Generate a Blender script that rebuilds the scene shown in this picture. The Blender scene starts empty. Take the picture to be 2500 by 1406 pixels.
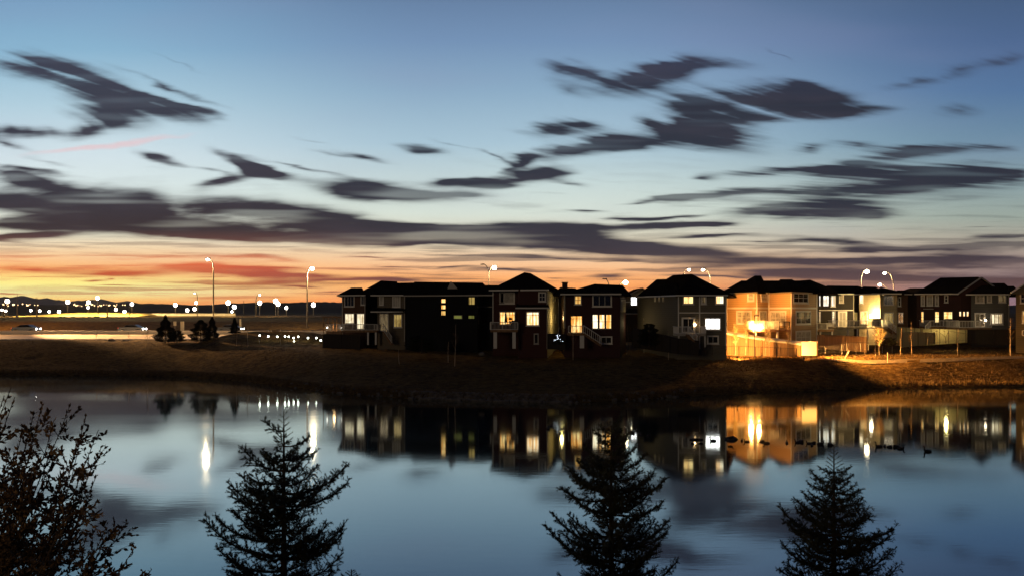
import bpy, math, random
import numpy as np
from mathutils import Vector, Matrix
random.seed(7); rng = np.random.default_rng(7)
R = math.radians
F = 1944.0; CZ = 8.6; HY = 760.0
S = bpy.context.scene
COL = S.collection
def P(px, py, Y): return Vector(((px-1250)/F*Y, Y, CZ-(py-HY)/F*Y))
def PX(px, Y): return (px-1250)/F*Y
def PZ(py, Y): return CZ-(py-HY)/F*Y
# ---------------------------------------------------------------- camera
cam = bpy.data.cameras.new('camera'); co = bpy.data.objects.new('camera', cam); COL.objects.link(co)
co.location = (0, 0, CZ); co.rotation_euler = (R(90), 0, 0)
cam.sensor_width = 36; cam.lens = 36*F/2500; cam.shift_y = (HY-702)/2500; cam.clip_start = .1; cam.clip_end = 30000
S.camera = co
S.view_settings.view_transform = 'Standard'; S.view_settings.look = 'None'; S.view_settings.exposure = 0; S.view_settings.gamma = 1
S.render.engine = 'CYCLES'
S.cycles.use_denoising = True
try: S.cycles.denoiser = 'OPENIMAGEDENOISE'
except Exception: pass
S.cycles.sample_clamp_indirect = 3.0
S.cycles.max_bounces = 6; S.cycles.transparent_max_bounces = 8
S.cycles.caustics_reflective = False; S.cycles.caustics_refractive = False

# ---------------------------------------------------------------- node helper
def lin(c):
    return tuple(((v/255)/12.92 if v/255 <= .04045 else ((v/255+.055)/1.055)**2.4) for v in c)
class NT:
    def __init__(s, nt): s.t = nt; s.n = nt.nodes; s.l = nt.links
    def put(s, sock, v):
        if isinstance(v, bpy.types.NodeSocket): s.l.new(v, sock)
        elif v is not None: sock.default_value = v
    def m(s, op, a, b=None, c=None, clamp=False):
        n = s.n.new('ShaderNodeMath'); n.operation = op; n.use_clamp = clamp
        s.put(n.inputs[0], a)
        if b is not None: s.put(n.inputs[1], b)
        if c is not None: s.put(n.inputs[2], c)
        return n.outputs[0]
    def mapr(s, v, a, b, c=0., d=1., smooth=True):
        n = s.n.new('ShaderNodeMapRange'); n.interpolation_type = 'SMOOTHSTEP' if smooth else 'LINEAR'
        s.put(n.inputs[0], v)
        for i, x in enumerate((a, b, c, d)): s.put(n.inputs[i+1], x)
        return n.outputs[0]
    def xyz(s, x, y, z=0.):
        n = s.n.new('ShaderNodeCombineXYZ')
        for i, v in enumerate((x, y, z)): s.put(n.inputs[i], v)
        return n.outputs[0]
    def sep(s, v):
        n = s.n.new('ShaderNodeSeparateXYZ'); s.put(n.inputs[0], v); return n.outputs
    def noise(s, v, scale, detail=2., rough=.5, dist=0.):
        n = s.n.new('ShaderNodeTexNoise'); s.put(n.inputs['Vector'], v); s.put(n.inputs['Scale'], scale)
        s.put(n.inputs['Detail'], detail); s.put(n.inputs['Roughness'], rough); s.put(n.inputs['Distortion'], dist)
        return n.outputs[0]
    def mix(s, f, a, b):
        n = s.n.new('ShaderNodeMix'); n.data_type = 'RGBA'; s.put(n.inputs[0], f); s.put(n.inputs[6], a); s.put(n.inputs[7], b); return n.outputs[2]
    def ramp(s, f, stops):
        n = s.n.new('ShaderNodeValToRGB'); cr = n.color_ramp
        s.put(n.inputs[0], f)
        while len(cr.elements) < len(stops): cr.elements.new(.5)
        for e, (p, c) in zip(cr.elements, stops): e.position = p; e.color = (*c, 1)
        return n.outputs[0]
    def mapping(s, v, loc=(0, 0, 0), rot=(0, 0, 0), sc=(1, 1, 1), typ='POINT'):
        n = s.n.new('ShaderNodeMapping'); n.vector_type = typ; s.put(n.inputs[0], v)
        n.inputs[1].default_value = loc; n.inputs[2].default_value = rot; n.inputs[3].default_value = sc
        return n.outputs[0]

# ---------------------------------------------------------------- sky (world)
W = bpy.data.worlds.new('World'); S.world = W; W.use_nodes = True
t = NT(W.node_tree); W.node_tree.nodes.clear()
g = t.n.new('ShaderNodeTexCoord').outputs['Generated']
dx, dy, dz = t.sep(g)
yy = t.m('MAXIMUM', dy, .12)
q0 = t.xyz(t.m('MULTIPLY', t.m('DIVIDE', dx, yy), 19.44), t.m('MULTIPLY', t.m('DIVIDE', dz, yy), 19.44))
# wind-drawn edges: a gentle warp, long in x
w1 = t.noise(t.mapping(q0, sc=(.5, 1.6, 1)), 1.0, 3., .55)
w2 = t.noise(t.mapping(q0, loc=(9, 3, 4), rot=(0, 0, R(18)), sc=(.35, 3.0, 1)), 1.0, 3., .6)
qx, qy, _ = t.sep(q0)
sl = t.mapr(qy, 1.5, 5.0, 0., .32)                                            # streaks lean more the higher they are
ws = t.noise(t.xyz(t.m('MULTIPLY', qx, .22), t.m('MULTIPLY', t.m('MULTIPLY_ADD', qx, sl, qy), 3.6)), 1.0, 2., .5)
wsd = t.m('MULTIPLY', t.m('SUBTRACT', ws, .5), t.mapr(qy, .8, 3.5, .4, .5))
qq = t.xyz(t.m('ADD', qx, t.m('MULTIPLY_ADD', t.m('SUBTRACT', w1, .5), .9, wsd)), t.m('SUBTRACT', t.m('ADD', qy, t.m('MULTIPLY', t.m('SUBTRACT', w2, .5), .30)), t.m('MULTIPLY', wsd, sl)))
BL = [ # px, py, rx, ry, angle, strength
(120,165,150,30,-6,1),(210,205,150,30,-25,1),(300,245,170,34,-12,1),(250,290,110,28,-12,.9),(380,250,130,24,-17,1),(470,262,80,9,-17,.9),
(60,322,150,16,-2,1),(220,318,60,20,10,.8),(420,212,150,9,-20,.6),(15,348,90,12,-15,.7),(120,395,120,9,-12,.35),(420,150,110,5,-22,.3),
(30,430,110,22,-5,1),(90,445,100,14,-12,.7),(60,412,130,7,-8,.7),
(80,495,240,28,-4,1),(330,510,330,48,-5,1),(560,528,360,50,-4,1),(760,535,190,28,-6,1),(900,548,130,14,-3,.9),
(480,566,340,20,-2,1),(60,577,160,12,4,1),(170,548,160,10,2,1),(60,540,130,10,3,.9),
(380,383,60,15,-16,1),(600,400,90,16,-22,1),(670,422,80,12,-12,1),(730,408,110,6,-12,.7),(550,440,100,14,8,1),(490,412,90,5,-8,.5),
(860,462,110,22,-6,1),(990,470,180,28,-2,1),(1110,473,90,9,-3,1),(1095,444,50,12,0,1),(1150,438,50,5,0,.6),
(1025,362,75,14,-7,1),(890,385,100,9,-12,.65),(830,380,80,6,-10,.4),(1110,352,90,6,-14,.35),(770,345,60,6,-12,.35),
(1270,436,110,20,8,1),(1190,446,60,11,-4,1),(1340,420,75,17,2,1),(1395,448,45,9,-8,.7),
(1370,372,130,20,7,1),(1270,395,60,14,28,.9),(1215,385,50,6,-25,.5),
(1330,322,75,17,-6,1),(1415,308,75,19,-6,1),(1490,352,55,14,0,.9),
(1395,172,75,26,-14,.85),(1385,220,70,18,-16,.55),(1570,200,110,36,8,1),(1640,165,95,32,14,1),(1760,155,100,16,-4,.6),(1470,190,80,12,-18,.5),
(1700,262,80,40,-6,.9),(1830,248,190,44,3,1),(1960,252,130,38,-8,1),(2070,270,100,16,0,.95),(1990,225,60,20,-20,.7),(1840,290,200,14,2,.7),
(1640,335,170,30,4,1),(1760,338,130,34,-8,1),(1525,350,60,18,0,1),(1580,298,45,13,-20,.8),(1700,310,120,14,0,.7),
(1975,362,40,14,0,.7),(2090,358,85,12,-6,.6),(2230,372,90,17,2,1),(2340,362,120,15,0,1),(2430,360,50,8,-4,.7),
(1900,418,150,14,3,1),(2080,408,120,24,10,1),(2110,425,150,18,0,.9),(2300,415,150,18,0,1),(2420,425,90,26,-4,1),(2260,450,260,24,3,1),(2000,466,260,15,3,1),(1760,474,160,15,5,1),(1640,486,80,8,4,.9),(1722,430,30,8,0,.7),
(1900,505,160,17,4,1),(2060,505,140,22,3,1),(1960,522,170,14,0,1),(2110,522,110,10,0,1),
(1430,516,60,6,-3,.8),(1540,534,80,6,0,1),(1640,530,80,5,5,1),(1560,495,60,4,4,.5),
(1060,556,160,12,0,1),(1240,558,170,22,0,1),(1400,570,150,16,-2,1),(1600,552,180,10,3,1),(1740,549,80,6,0,1),
(1120,572,150,12,0,1),(1330,592,360,14,-2,1),(1480,606,260,22,-3,1),(1650,618,240,12,-2,1),(870,584,260,9,-2,1),(640,580,220,9,-2,1),(1010,598,200,9,0,1),
(1720,576,120,6,3,1),(1950,582,130,12,-2,1),(2060,596,110,10,-2,1),(1850,590,100,5,0,.8),(2230,606,380,8,2,1),(2430,580,160,9,3,.8),(2450,604,160,12,2,1),
(1180,622,180,5,-1,1),(1350,632,220,6,-1,.9),(1850,632,260,8,0,1),(2150,636,380,14,1,1),(2400,650,260,24,0,1),(2050,664,380,12,-1,1),(2280,682,380,14,-1,1),(1650,652,150,7,2,.9),(1700,674,160,5,-1,.8),(2480,700,200,22,0,.9),
(560,628,170,8,-2,.8),(300,622,220,5,-2,.5),(90,655,210,11,-2,.75),(300,668,150,8,-2,.7),(450,655,160,15,-1,.9),(620,663,140,20,-2,1),(740,668,110,8,-2,1),(530,690,210,6,-1,.95),(420,700,160,5,0,.7),(800,684,160,8,0,.8),(950,680,130,10,-1,.85),
(225,683,38,4,0,1),(265,679,16,3,0,.8),(25,715,60,4,-2,.9),(900,631,90,4,-2,.8),(960,648,60,3,-1,.7),(1480,674,70,8,0,.95),(1360,680,40,5,0,.5),(1260,657,200,5,-1,.8),(1090,650,90,3,0,.6),(1010,667,70,3,0,.8),
(730,700,60,4,-1,.8),(800,712,80,4,0,.9),(870,724,60,4,0,.7),(280,697,50,2,0,.8),(690,632,80,5,-4,.5),(820,570,60,5,0,.5),(1500,640,160,4,0,.7),(1560,684,120,4,0,.5),(700,650,120,5,-2,.5),
(150,600,230,4,-5,.35),(420,612,180,4,-4,.35),(620,612,180,4,-2,.3),
(2230,205,120,16,8,.42),(2360,170,110,22,14,.45),(2340,270,70,20,0,.5),(2470,140,60,26,10,.5),(1900,135,50,6,-30,.35),(2180,268,60,12,0,.3),
(2400,553,90,3,3,.6),(2050,555,160,4,0,.35),(2330,487,150,13,4,.4)]
acc = None
for (px, py, rx, ry, an, st) in BL:
    k = 1.85
    v = t.mapping(qq, ((px-1250)/100, (HY-py)/100, 0), (0, 0, R(an)), (rx*k/100, ry*k/100, 1), 'TEXTURE')
    n = t.n.new('ShaderNodeTexGradient'); n.gradient_type = 'QUADRATIC_SPHERE'; t.l.new(v, n.inputs[0])
    acc = t.m('MULTIPLY', n.outputs[1], st) if acc is None else t.m('MULTIPLY_ADD', n.outputs[1], st, acc)
acc = t.m('MINIMUM', acc, 1.1)
fine = t.noise(t.mapping(q0, rot=(0, 0, R(14)), sc=(.8, 6, 1)), 1.2, 4., .62)
fine2 = t.noise(t.mapping(q0, rot=(0, 0, R(-3)), sc=(.35, 5, 1)), 1.1, 3., .6)
brk = t.noise(t.mapping(q0, loc=(3, 7, 1), rot=(0, 0, R(10)), sc=(.55, 2.2, 1)), 1.3, 3., .6)
fr = t.m('ADD', t.m('MULTIPLY', t.m('ADD', t.m('SUBTRACT', fine, .5), t.m('SUBTRACT', fine2, .5)), .62), t.m('MULTIPLY', t.m('SUBTRACT', brk, .5), .55))
fib = t.m('ADD', t.m('MULTIPLY', t.m('SUBTRACT', ws, .5), 2.6), t.m('MULTIPLY', fr, 1.0))
dens = t.mapr(t.m('MULTIPLY', acc, t.m('ADD', fib, 1.0)), .045, .80)
gap = t.noise(t.mapping(q0, loc=(2, 11, 5), rot=(0, 0, R(3)), sc=(.20, 2.6, 1)), 1.0, 2., .5)
gap = t.m('MULTIPLY_ADD', t.mapr(gap, .30, .50), t.mapr(qy, 5.5, 2.0, .06, .30), t.mapr(qy, 5.5, 2.0, .95, .72))
dens = t.m('MULTIPLY', dens, gap)
veil = t.m('MULTIPLY', t.mapr(t.m('ADD', t.m('MULTIPLY', fine2, .5), t.m('MULTIPLY', ws, .5)), .5, .64), t.mapr(qy, 4.4, 1.2))       # faint low wisps
lows = t.noise(t.mapping(q0, loc=(5, 1, 8), rot=(0, 0, R(1.5)), sc=(.24, 6.5, 1)), 1.0, 3., .55)
lows = t.m('MULTIPLY', t.mapr(lows, .50, .63), t.mapr(qy, 2.5, 1.2))
dens = t.m('MAXIMUM', dens, t.m('MULTIPLY', lows, .62))
front = t.mapr(dy, .1, .4)
dens = t.m('MULTIPLY', t.m('MAXIMUM', t.m('MULTIPLY', dens, .97), t.m('MULTIPLY', veil, .32)), front)
fac = t.m('DIVIDE', qy, 10., clamp=True)                                      # 1.0 = 1000 px above the horizon
e = lambda py: (HY-py)/1000
L = [(e(760),(255,140,60)),(e(735),(255,186,82)),(e(712),(255,252,168)),(e(690),(255,238,134)),(e(655),(255,180,96)),(e(620),(250,208,155)),(e(570),(232,228,204)),(e(480),(228,240,236)),(e(380),(216,232,238)),(e(250),(180,211,226)),(e(120),(140,182,210)),(e(0),(122,162,196)),(e(-240),(50,85,130))]
M_ = [(e(760),(255,130,55)),(e(720),(255,150,68)),(e(680),(250,172,104)),(e(635),(240,196,152)),(e(590),(226,214,186)),(e(520),(222,232,220)),(e(440),(202,220,220)),(e(350),(172,200,216)),(e(220),(142,174,200)),(e(100),(118,148,184)),(e(0),(104,131,166)),(e(-240),(50,75,120))]
Q = [(e(760),(150,105,105)),(e(700),(128,104,108)),(e(640),(170,145,130)),(e(590),(176,166,150)),(e(530),(160,172,162)),(e(450),(142,164,168)),(e(350),(112,144,166)),(e(220),(88,120,160)),(e(100),(80,106,146)),(e(0),(73,97,132)),(e(-240),(34,50,90))]
f3 = lambda A: [(p, lin(c)) for p, c in A]
cl, cm, cr = t.ramp(fac, f3(L)), t.ramp(fac, f3(M_)), t.ramp(fac, f3(Q))
sky = t.mix(t.mapr(qx, -11, -1.5), cl, cm); sky = t.mix(t.mapr(qx, 1.5, 12.5), sky, cr)
# faint mauve veils in the clear blue
vn = t.noise(t.mapping(q0, rot=(0, 0, R(-12)), sc=(.12, .5, 1)), 1., 2., .5)
sky = t.mix(t.m('MULTIPLY', t.mapr(vn, .45, .7), .12), sky, (*lin((150,150,185)), 1))
# pink contrail
cv = t.mapping(qq, (-9.8, 4.07, 0), (0, 0, R(7)), (2.6, .10, 1), 'TEXTURE')
n = t.n.new('ShaderNodeTexGradient'); n.gradient_type = 'SPHERICAL'; t.l.new(cv, n.inputs[0])
sky = t.mix(t.m('MULTIPLY', t.mapr(n.outputs[1], 0, .8), .6), sky, (*lin((238,196,200)), 1))
CLc = [(e(760),(235,110,45)),(e(700),(165,80,46)),(e(665),(190,80,46)),(e(635),(225,100,56)),(e(605),(116,72,62)),(e(560),(56,44,48)),(e(480),(52,48,58)),(e(300),(54,55,68)),(e(150),(58,60,76))]
CRc = [(e(760),(150,84,62)),(e(700),(98,70,66)),(e(650),(72,58,62)),(e(600),(54,49,58)),(e(500),(46,48,60)),(e(380),(44,47,60)),(e(250),(44,46,58)),(e(120),(56,60,80))]
ccol = t.mix(t.mapr(qx, -7.5, -1.0), t.ramp(fac, f3(CLc)), t.ramp(fac, f3(CRc)))
cvn = t.noise(t.mapping(q0, sc=(.3, 1.5, 1)), 1.3, 2., .5)
ccol = t.mix(t.m('MULTIPLY', t.mapr(cvn, .4, .7), .12), ccol, (*lin((96,84,96)), 1))
sky = t.mix(dens, sky, ccol)
sky = t.mix(t.mapr(dy, .45, -.15), sky, (*lin((20, 26, 42)), 1))             # the night side behind the camera
sky = t.mix(t.mapr(dz, -.002, -.03), sky, (*lin((12, 9, 8)), 1))
bg = t.n.new('ShaderNodeBackground'); t.l.new(sky, bg.inputs[0]); t.l.new(t.mapr(qy, .2, 2.4, 1.38, 1.0), bg.inputs[1])
ow = t.n.new('ShaderNodeOutputWorld'); t.l.new(bg.outputs[0], ow.inputs[0])
W.cycles.sampling_method = 'MANUAL'; W.cycles.sample_map_resolution = 512
town_fill = bpy.data.lights.new('town_fill', 'SUN'); so = bpy.data.objects.new('town_fill', town_fill); COL.objects.link(so)
town_fill.energy = .27; town_fill.angle = R(12); town_fill.color = (1, .78, .52)
so.rotation_euler = (R(90-7), 0, R(-28))      # added fill standing for town glow behind the camera, from the left

# ---------------------------------------------------------------- materials
MATS = {}
def mat(name, col, rough=.8, spec=.3, noise=None, bump=None, metal=0, emit=None, siding=0, planks=0, vary=0):
    if name in MATS: return MATS[name]
    m = bpy.data.materials.new(name); m.use_nodes = True; T = NT(m.node_tree)
    b = m.node_tree.nodes['Principled BSDF']
    b.inputs['Roughness'].default_value = rough; b.inputs['Metallic'].default_value = metal
    b.inputs['Specular IOR Level'].default_value = spec
    c = (*col, 1); pos = T.n.new('ShaderNodeTexCoord').outputs['Object']
    if noise:
        sc, amt = noise
        nz = T.noise(pos, sc, 4., .6)
        c = T.mix(T.mapr(nz, .3, .7), tuple(v*(1-amt) for v in col)+(1,), tuple(min(1, v*(1+amt)) for v in col)+(1,))
    hgt = None
    if siding:
        z = T.sep(pos)[2]; fr_ = T.m('FRACT', T.m('DIVIDE', z, siding))
        c = T.mix(T.m('LESS_THAN', fr_, .14), c, tuple(v*.62 for v in col)+(1,)); hgt = fr_
    if planks:
        x, y, z = T.sep(pos); s_ = T.m('DIVIDE', T.m('ADD', x, T.m('MULTIPLY', y, .8)), planks)
        fr_ = T.m('FRACT', s_); idn = T.n.new('ShaderNodeTexWhiteNoise'); idn.noise_dimensions = '1D'
        T.put(idn.inputs['W'], T.m('FLOOR', s_))
        c = T.mix(T.m('MULTIPLY', idn.outputs[0], .35), c, tuple(v*.45 for v in col)+(1,))
        c = T.mix(T.m('LESS_THAN', fr_, .1), c, tuple(v*.3 for v in col)+(1,))
    T.put(b.inputs['Base Color'], c)
    if bump or siding:
        bn = T.n.new('ShaderNodeBump'); bn.inputs['Distance'].default_value = bump[1] if bump else .02
        bn.inputs['Strength'].default_value = .8
        T.put(bn.inputs['Height'], hgt if hgt is not None else T.noise(pos, bump[0], 4., .65)); T.l.new(bn.outputs[0], b.inputs['Normal'])
    if emit:
        ec, es = emit
        T.put(b.inputs['Emission Color'], (*ec, 1)); b.inputs['Emission Strength'].default_value = es
    MATS[name] = m; return m
def lit(name, c1, c2, st, scale=(3., 3., .25)):   # a lit room seen through curtains: folds and furniture vary the brightness
    m = bpy.data.materials.new(name); m.use_nodes = True; T = NT(m.node_tree); b = T.n['Principled BSDF']
    pos = T.n.new('ShaderNodeTexCoord').outputs['Object']
    a = T.noise(T.mapping(pos, sc=scale), 1.6, 3., .6); a2 = T.noise(pos, .9, 2., .5)
    f = T.mapr(T.m('ADD', T.m('MULTIPLY', a, .6), T.m('MULTIPLY', a2, .4)), .41, .57)
    c = T.mix(f, (*c1, 1), (*c2, 1))
    b.inputs['Base Color'].default_value = (.02, .02, .02, 1); b.inputs['Roughness'].default_value = .15
    T.put(b.inputs['Emission Color'], c); b.inputs['Emission Strength'].default_value = st
    MATS[name] = m; return m
lit('lit_white', (.6, .47, .30), (1, .95, .82), 1.35)
lit('lit_hot', (.85, .42, .12), (1, .92, .66), 1.75)
lit('lit_blaze', (1, .95, .85), (1, 1, 1), 5.)
lit('lit_warm', (.75, .28, .04), (1, .74, .30), 1.7)
lit('lit_amber', (.45, .17, .02), (1, .62, .18), 1.0)
lit('lit_yellow', (.22, .13, .025), (.62, .43, .12), .7)
lit('lit_dim', (.05, .03, .01), (.24, .17, .08), .6)
lit('lit_cream', (.30, .21, .10), (1, .86, .58), 1.5, (5., 5., .15))
lit('lit_green', (.12, .11, .02), (.26, .27, .06), .6)
mat('glass_dark', (.012, .012, .014), .06, .9)
mat('curtain', (.34, .31, .26), .55, .5, noise=(2., .35))
mat('trim', (.62, .58, .52), .6)
mat('trim_dim', (.32, .29, .25), .6)
mat('roof', (.007, .005, .004), 1, 0, noise=(3., .3))
mat('siding_brown', (.075, .035, .018), .8, siding=.24)
mat('siding_taupe', (.12, .095, .065), .8, siding=.24)
mat('siding_shaded', (.006, .006, .007), .9, .1)  # shade of the unlit walls put into a near-black colour
mat('siding_red', (.045, .012, .008), .8, siding=.24)
mat('siding_maroon', (.035, .009, .009), .8, siding=.24)
mat('siding_grey', (.13, .115, .085), .8, siding=.24)
mat('siding_slate', (.085, .085, .08), .8, siding=.24)
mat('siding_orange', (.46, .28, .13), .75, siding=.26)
mat('siding_tan', (.34, .28, .17), .8, siding=.24)
mat('siding_ochre', (.16, .12, .06), .8, siding=.24)
mat('siding_dark', (.022, .019, .017), .85, siding=.24)
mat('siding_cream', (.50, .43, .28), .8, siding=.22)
mat('deck_wood', (.18, .10, .05), .8, noise=(4., .3))
mat('rail_white', (.55, .52, .48), .5)
mat('rail_dark', (.03, .025, .02), .5)
mat('fence_cedar', (.30, .18, .09), .85, planks=.15)
mat('fence_dark', (.02, .014, .01), .9, planks=.15)
mat('fence_olive', (.30, .25, .13), .85, planks=.9)
mat('cream_board', (.80, .74, .62), .7)
mat('galv', (.45, .42, .38), .45, metal=.3)
mat('pole_dark', (.04, .035, .03), .6)
mat('pole_warm', (.22, .17, .11), .55)
mat('concrete', (.42, .37, .30), .9, noise=(1.5, .2))
mat('gravel', (.16, .12, .08), .95, noise=(3., .3))
mat('birch', (.45, .34, .24), .9, noise=(6., .35))
mat('bark', (.05, .032, .02), .95, noise=(9., .4))
mat('needle', (.055, .05, .022), .75, .2, noise=(3., .5))
mat('needle_far', (.012, .014, .008), .9, .1)
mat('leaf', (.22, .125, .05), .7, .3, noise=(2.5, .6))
mat('leaf_lit', (.6, .46, .22), .8, noise=(3., .4))  # lamplight on these leaves partly put into the pale colour
mat('twig', (.11, .07, .04), .9)
mat('stone', (.10, .085, .07), .9, noise=(2., .5), bump=(3., .1))
mat('stone_dark', (.06, .045, .035), .9, noise=(2., .5))
mat('feather', (.018, .014, .012), .8)
mat('feather_pale', (.08, .06, .045), .8)
mat('car_dark', (.03, .03, .035), .3, .6)
mat('car_silver', (.4, .4, .42), .3, .6)
mat('car_red', (.2, .02, .02), .3, .6)
mat('tyre', (.01, .01, .01), .8)
mat('sign_face', (.5, .4, .24), .6)
mat('lamp_white', (.9, .9, .9), emit=((1, .88, .74), 26))
mat('lamp_warm', (.9, .9, .9), emit=((1, .78, .5), 40))
mat('lamp_sodium', (.9, .9, .9), emit=((1, .62, .28), 30))
mat('lamp_small', (.9, .9, .9), emit=((1, .93, .8), 14))
mat('lamp_town', (.9, .9, .9), emit=((1, .62, .28), 4))
mat('solar', (.9, .9, .9), emit=((.95, 1, .82), 16))
mat('fairy', (.9, .9, .9), emit=((.75, .85, 1), 9))
mat('headlight', (.9, .9, .9), emit=((1, .95, .85), 60))
mat('taillight', (.6, .02, .02), emit=((1, .06, .03), 12))
mat('tube_dark', (.015, .015, .015), .6)
mat('hill', (.10, .075, .055), 1, 0, noise=(.004, .3))
mat('mountain', (.16, .08, .055), 1, 0)
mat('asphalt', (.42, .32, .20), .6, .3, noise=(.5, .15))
mat('lane_paint', (.8, .78, .7), .6)

# ---------------------------------------------------------------- mesh builder
class MB:
    def __init__(s): s.v = []; s.f = []
    def quad(s, *p):
        b = len(s.v); s.v += [tuple(x) for x in p]; s.f.append(tuple(range(b, b+len(p))))
    def box(s, c, sz, rz=0., tx=None):
        hx, hy, hz = (x/2 for x in sz); b = len(s.v)
        ca, sa = (math.cos(rz), math.sin(rz)) if tx is None else (tx[0], tx[1])
        for x, y, z in ((-1,-1,-1),(1,-1,-1),(1,1,-1),(-1,1,-1),(-1,-1,1),(1,-1,1),(1,1,1),(-1,1,1)):
            X, Y = x*hx, y*hy
            s.v.append((c[0]+X*ca-Y*sa, c[1]+X*sa+Y*ca, c[2]+z*hz))
        for f in ((0,3,2,1),(4,5,6,7),(0,1,5,4),(1,2,6,5),(2,3,7,6),(3,0,4,7)): s.f.append(tuple(b+i for i in f))
    def tube(s, pts, rad, n=6, cap=True):
        pts = [Vector(p) for p in pts]
        if not isinstance(rad, (list, tuple)): rad = [rad]*len(pts)
        rings = []; up0 = None
        for i, p in enumerate(pts):
            d = (pts[min(i+1, len(pts)-1)]-pts[max(i-1, 0)])
            if d.length < 1e-9: d = Vector((0, 0, 1))
            d.normalize()
            u = d.cross(Vector((0, 1, 0)) if abs(d.y) < .9 else Vector((1, 0, 0))) if up0 is None else (up0 - d*up0.dot(d))
            if u.length < 1e-6: u = d.cross(Vector((1, .3, 0)))
            u.normalize(); up0 = u; w = d.cross(u); b = len(s.v)
            for k in range(n):
                a = 2*math.pi*k/n; s.v.append(tuple(p+(u*math.cos(a)+w*math.sin(a))*rad[i]))
            rings.append(b)
        for a, b in zip(rings, rings[1:]):
            for k in range(n): s.f.append((a+k, a+(k+1) % n, b+(k+1) % n, b+k))
        if cap: s.f.append(tuple(rings[0]+k for k in range(n))[::-1]); s.f.append(tuple(rings[-1]+k for k in range(n)))
    def ball(s, c, r, seg=10, ring=7, sz=1.):
        b = len(s.v); c = Vector(c)
        for i in range(1, ring):
            th = math.pi*i/ring
            for k in range(seg):
                a = 2*math.pi*k/seg; s.v.append((c.x+r*math.sin(th)*math.cos(a), c.y+r*math.sin(th)*math.sin(a), c.z+r*sz*math.cos(th)))
        t0 = len(s.v); s.v.append((c.x, c.y, c.z+r*sz)); s.v.append((c.x, c.y, c.z-r*sz))
        for i in range(ring-2):
            for k in range(seg): s.f.append((b+i*seg+k, b+(i+1)*seg+k, b+(i+1)*seg+(k+1) % seg, b+i*seg+(k+1) % seg))
        for k in range(seg):
            s.f.append((t0, b+k, b+(k+1) % seg)); s.f.append((t0+1, b+(ring-2)*seg+(k+1) % seg, b+(ring-2)*seg+k))
    def prism(s, poly, z0, z1):
        n = len(poly); b = len(s.v)
        s.v += [(p[0], p[1], z0) for p in poly]+[(p[0], p[1], z1) for p in poly]
        for i in range(n): s.f.append((b+i, b+(i+1) % n, b+n+(i+1) % n, b+n+i))
        s.f.append(tuple(b+i for i in range(n))[::-1]); s.f.append(tuple(b+n+i for i in range(n)))
    def bar(s, a, b, w, h=None):      # straight bar of square section
        s.tube([a, b], (w/2)*1.2, 4)
    def build(s, name, m, parent=None, smooth=False):
        me = bpy.data.meshes.new(name)
        o_ = org(parent) if parent else Vector((0, 0, 0))
        me.from_pydata([(x-o_.x, y-o_.y, z-o_.z) for x, y, z in s.v], [], s.f)
        me.materials.append(MATS[m] if isinstance(m, str) else m)
        if smooth: me.polygons.foreach_set('use_smooth', [True]*len(me.polygons))
        me.update()
        o = bpy.data.objects.new(name, me); COL.objects.link(o)
        if parent: o.parent = parent
        return o
ORG = {}
def org(o):
    while o.parent: o = o.parent
    return ORG.get(o.name, Vector((0, 0, 0)))
def tag(o, label=None, cat=None, group=None, kind=None):
    if label: o['label'] = label
    if cat: o['category'] = cat
    if group: o['group'] = group
    if kind: o['kind'] = kind
    return o
def empty(name, loc, label, cat, group=None):
    o = bpy.data.objects.new(name, None); COL.objects.link(o); o.location = loc; ORG[o.name] = Vector(loc)
    return tag(o, label, cat, group)
def bigmesh(name, V, Fc, m, parent=None):   # numpy triangles
    me = bpy.data.meshes.new(name); V = np.asarray(V, dtype=np.float32); Fc = np.asarray(Fc, dtype=np.int32)
    if parent: V = V-np.array(org(parent), dtype=np.float32)
    k = Fc.shape[1]
    me.vertices.add(len(V)); me.vertices.foreach_set('co', V.ravel())
    me.loops.add(Fc.size); me.loops.foreach_set('vertex_index', Fc.ravel())
    me.polygons.add(len(Fc)); me.polygons.foreach_set('loop_start', np.arange(0, Fc.size, k, dtype=np.int32))
    me.materials.append(MATS[m]); me.update(calc_edges=True); me.validate()
    o = bpy.data.objects.new(name, me); COL.objects.link(o)
    if parent: o.parent = parent
    return o
def dup(root, loc, rz=0., sc=1., label=None, group=None):
    def cp(o, par):
        c = o.copy(); COL.objects.link(c); c.parent = par
        for ch in o.children: cp(ch, c)
        return c
    r = cp(root, None); r.location = loc; r.rotation_euler = (0, 0, rz); r.scale = (sc,)*3 if not isinstance(sc, tuple) else sc
    if label: r['label'] = label
    if group: r['group'] = group
    return r

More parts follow.
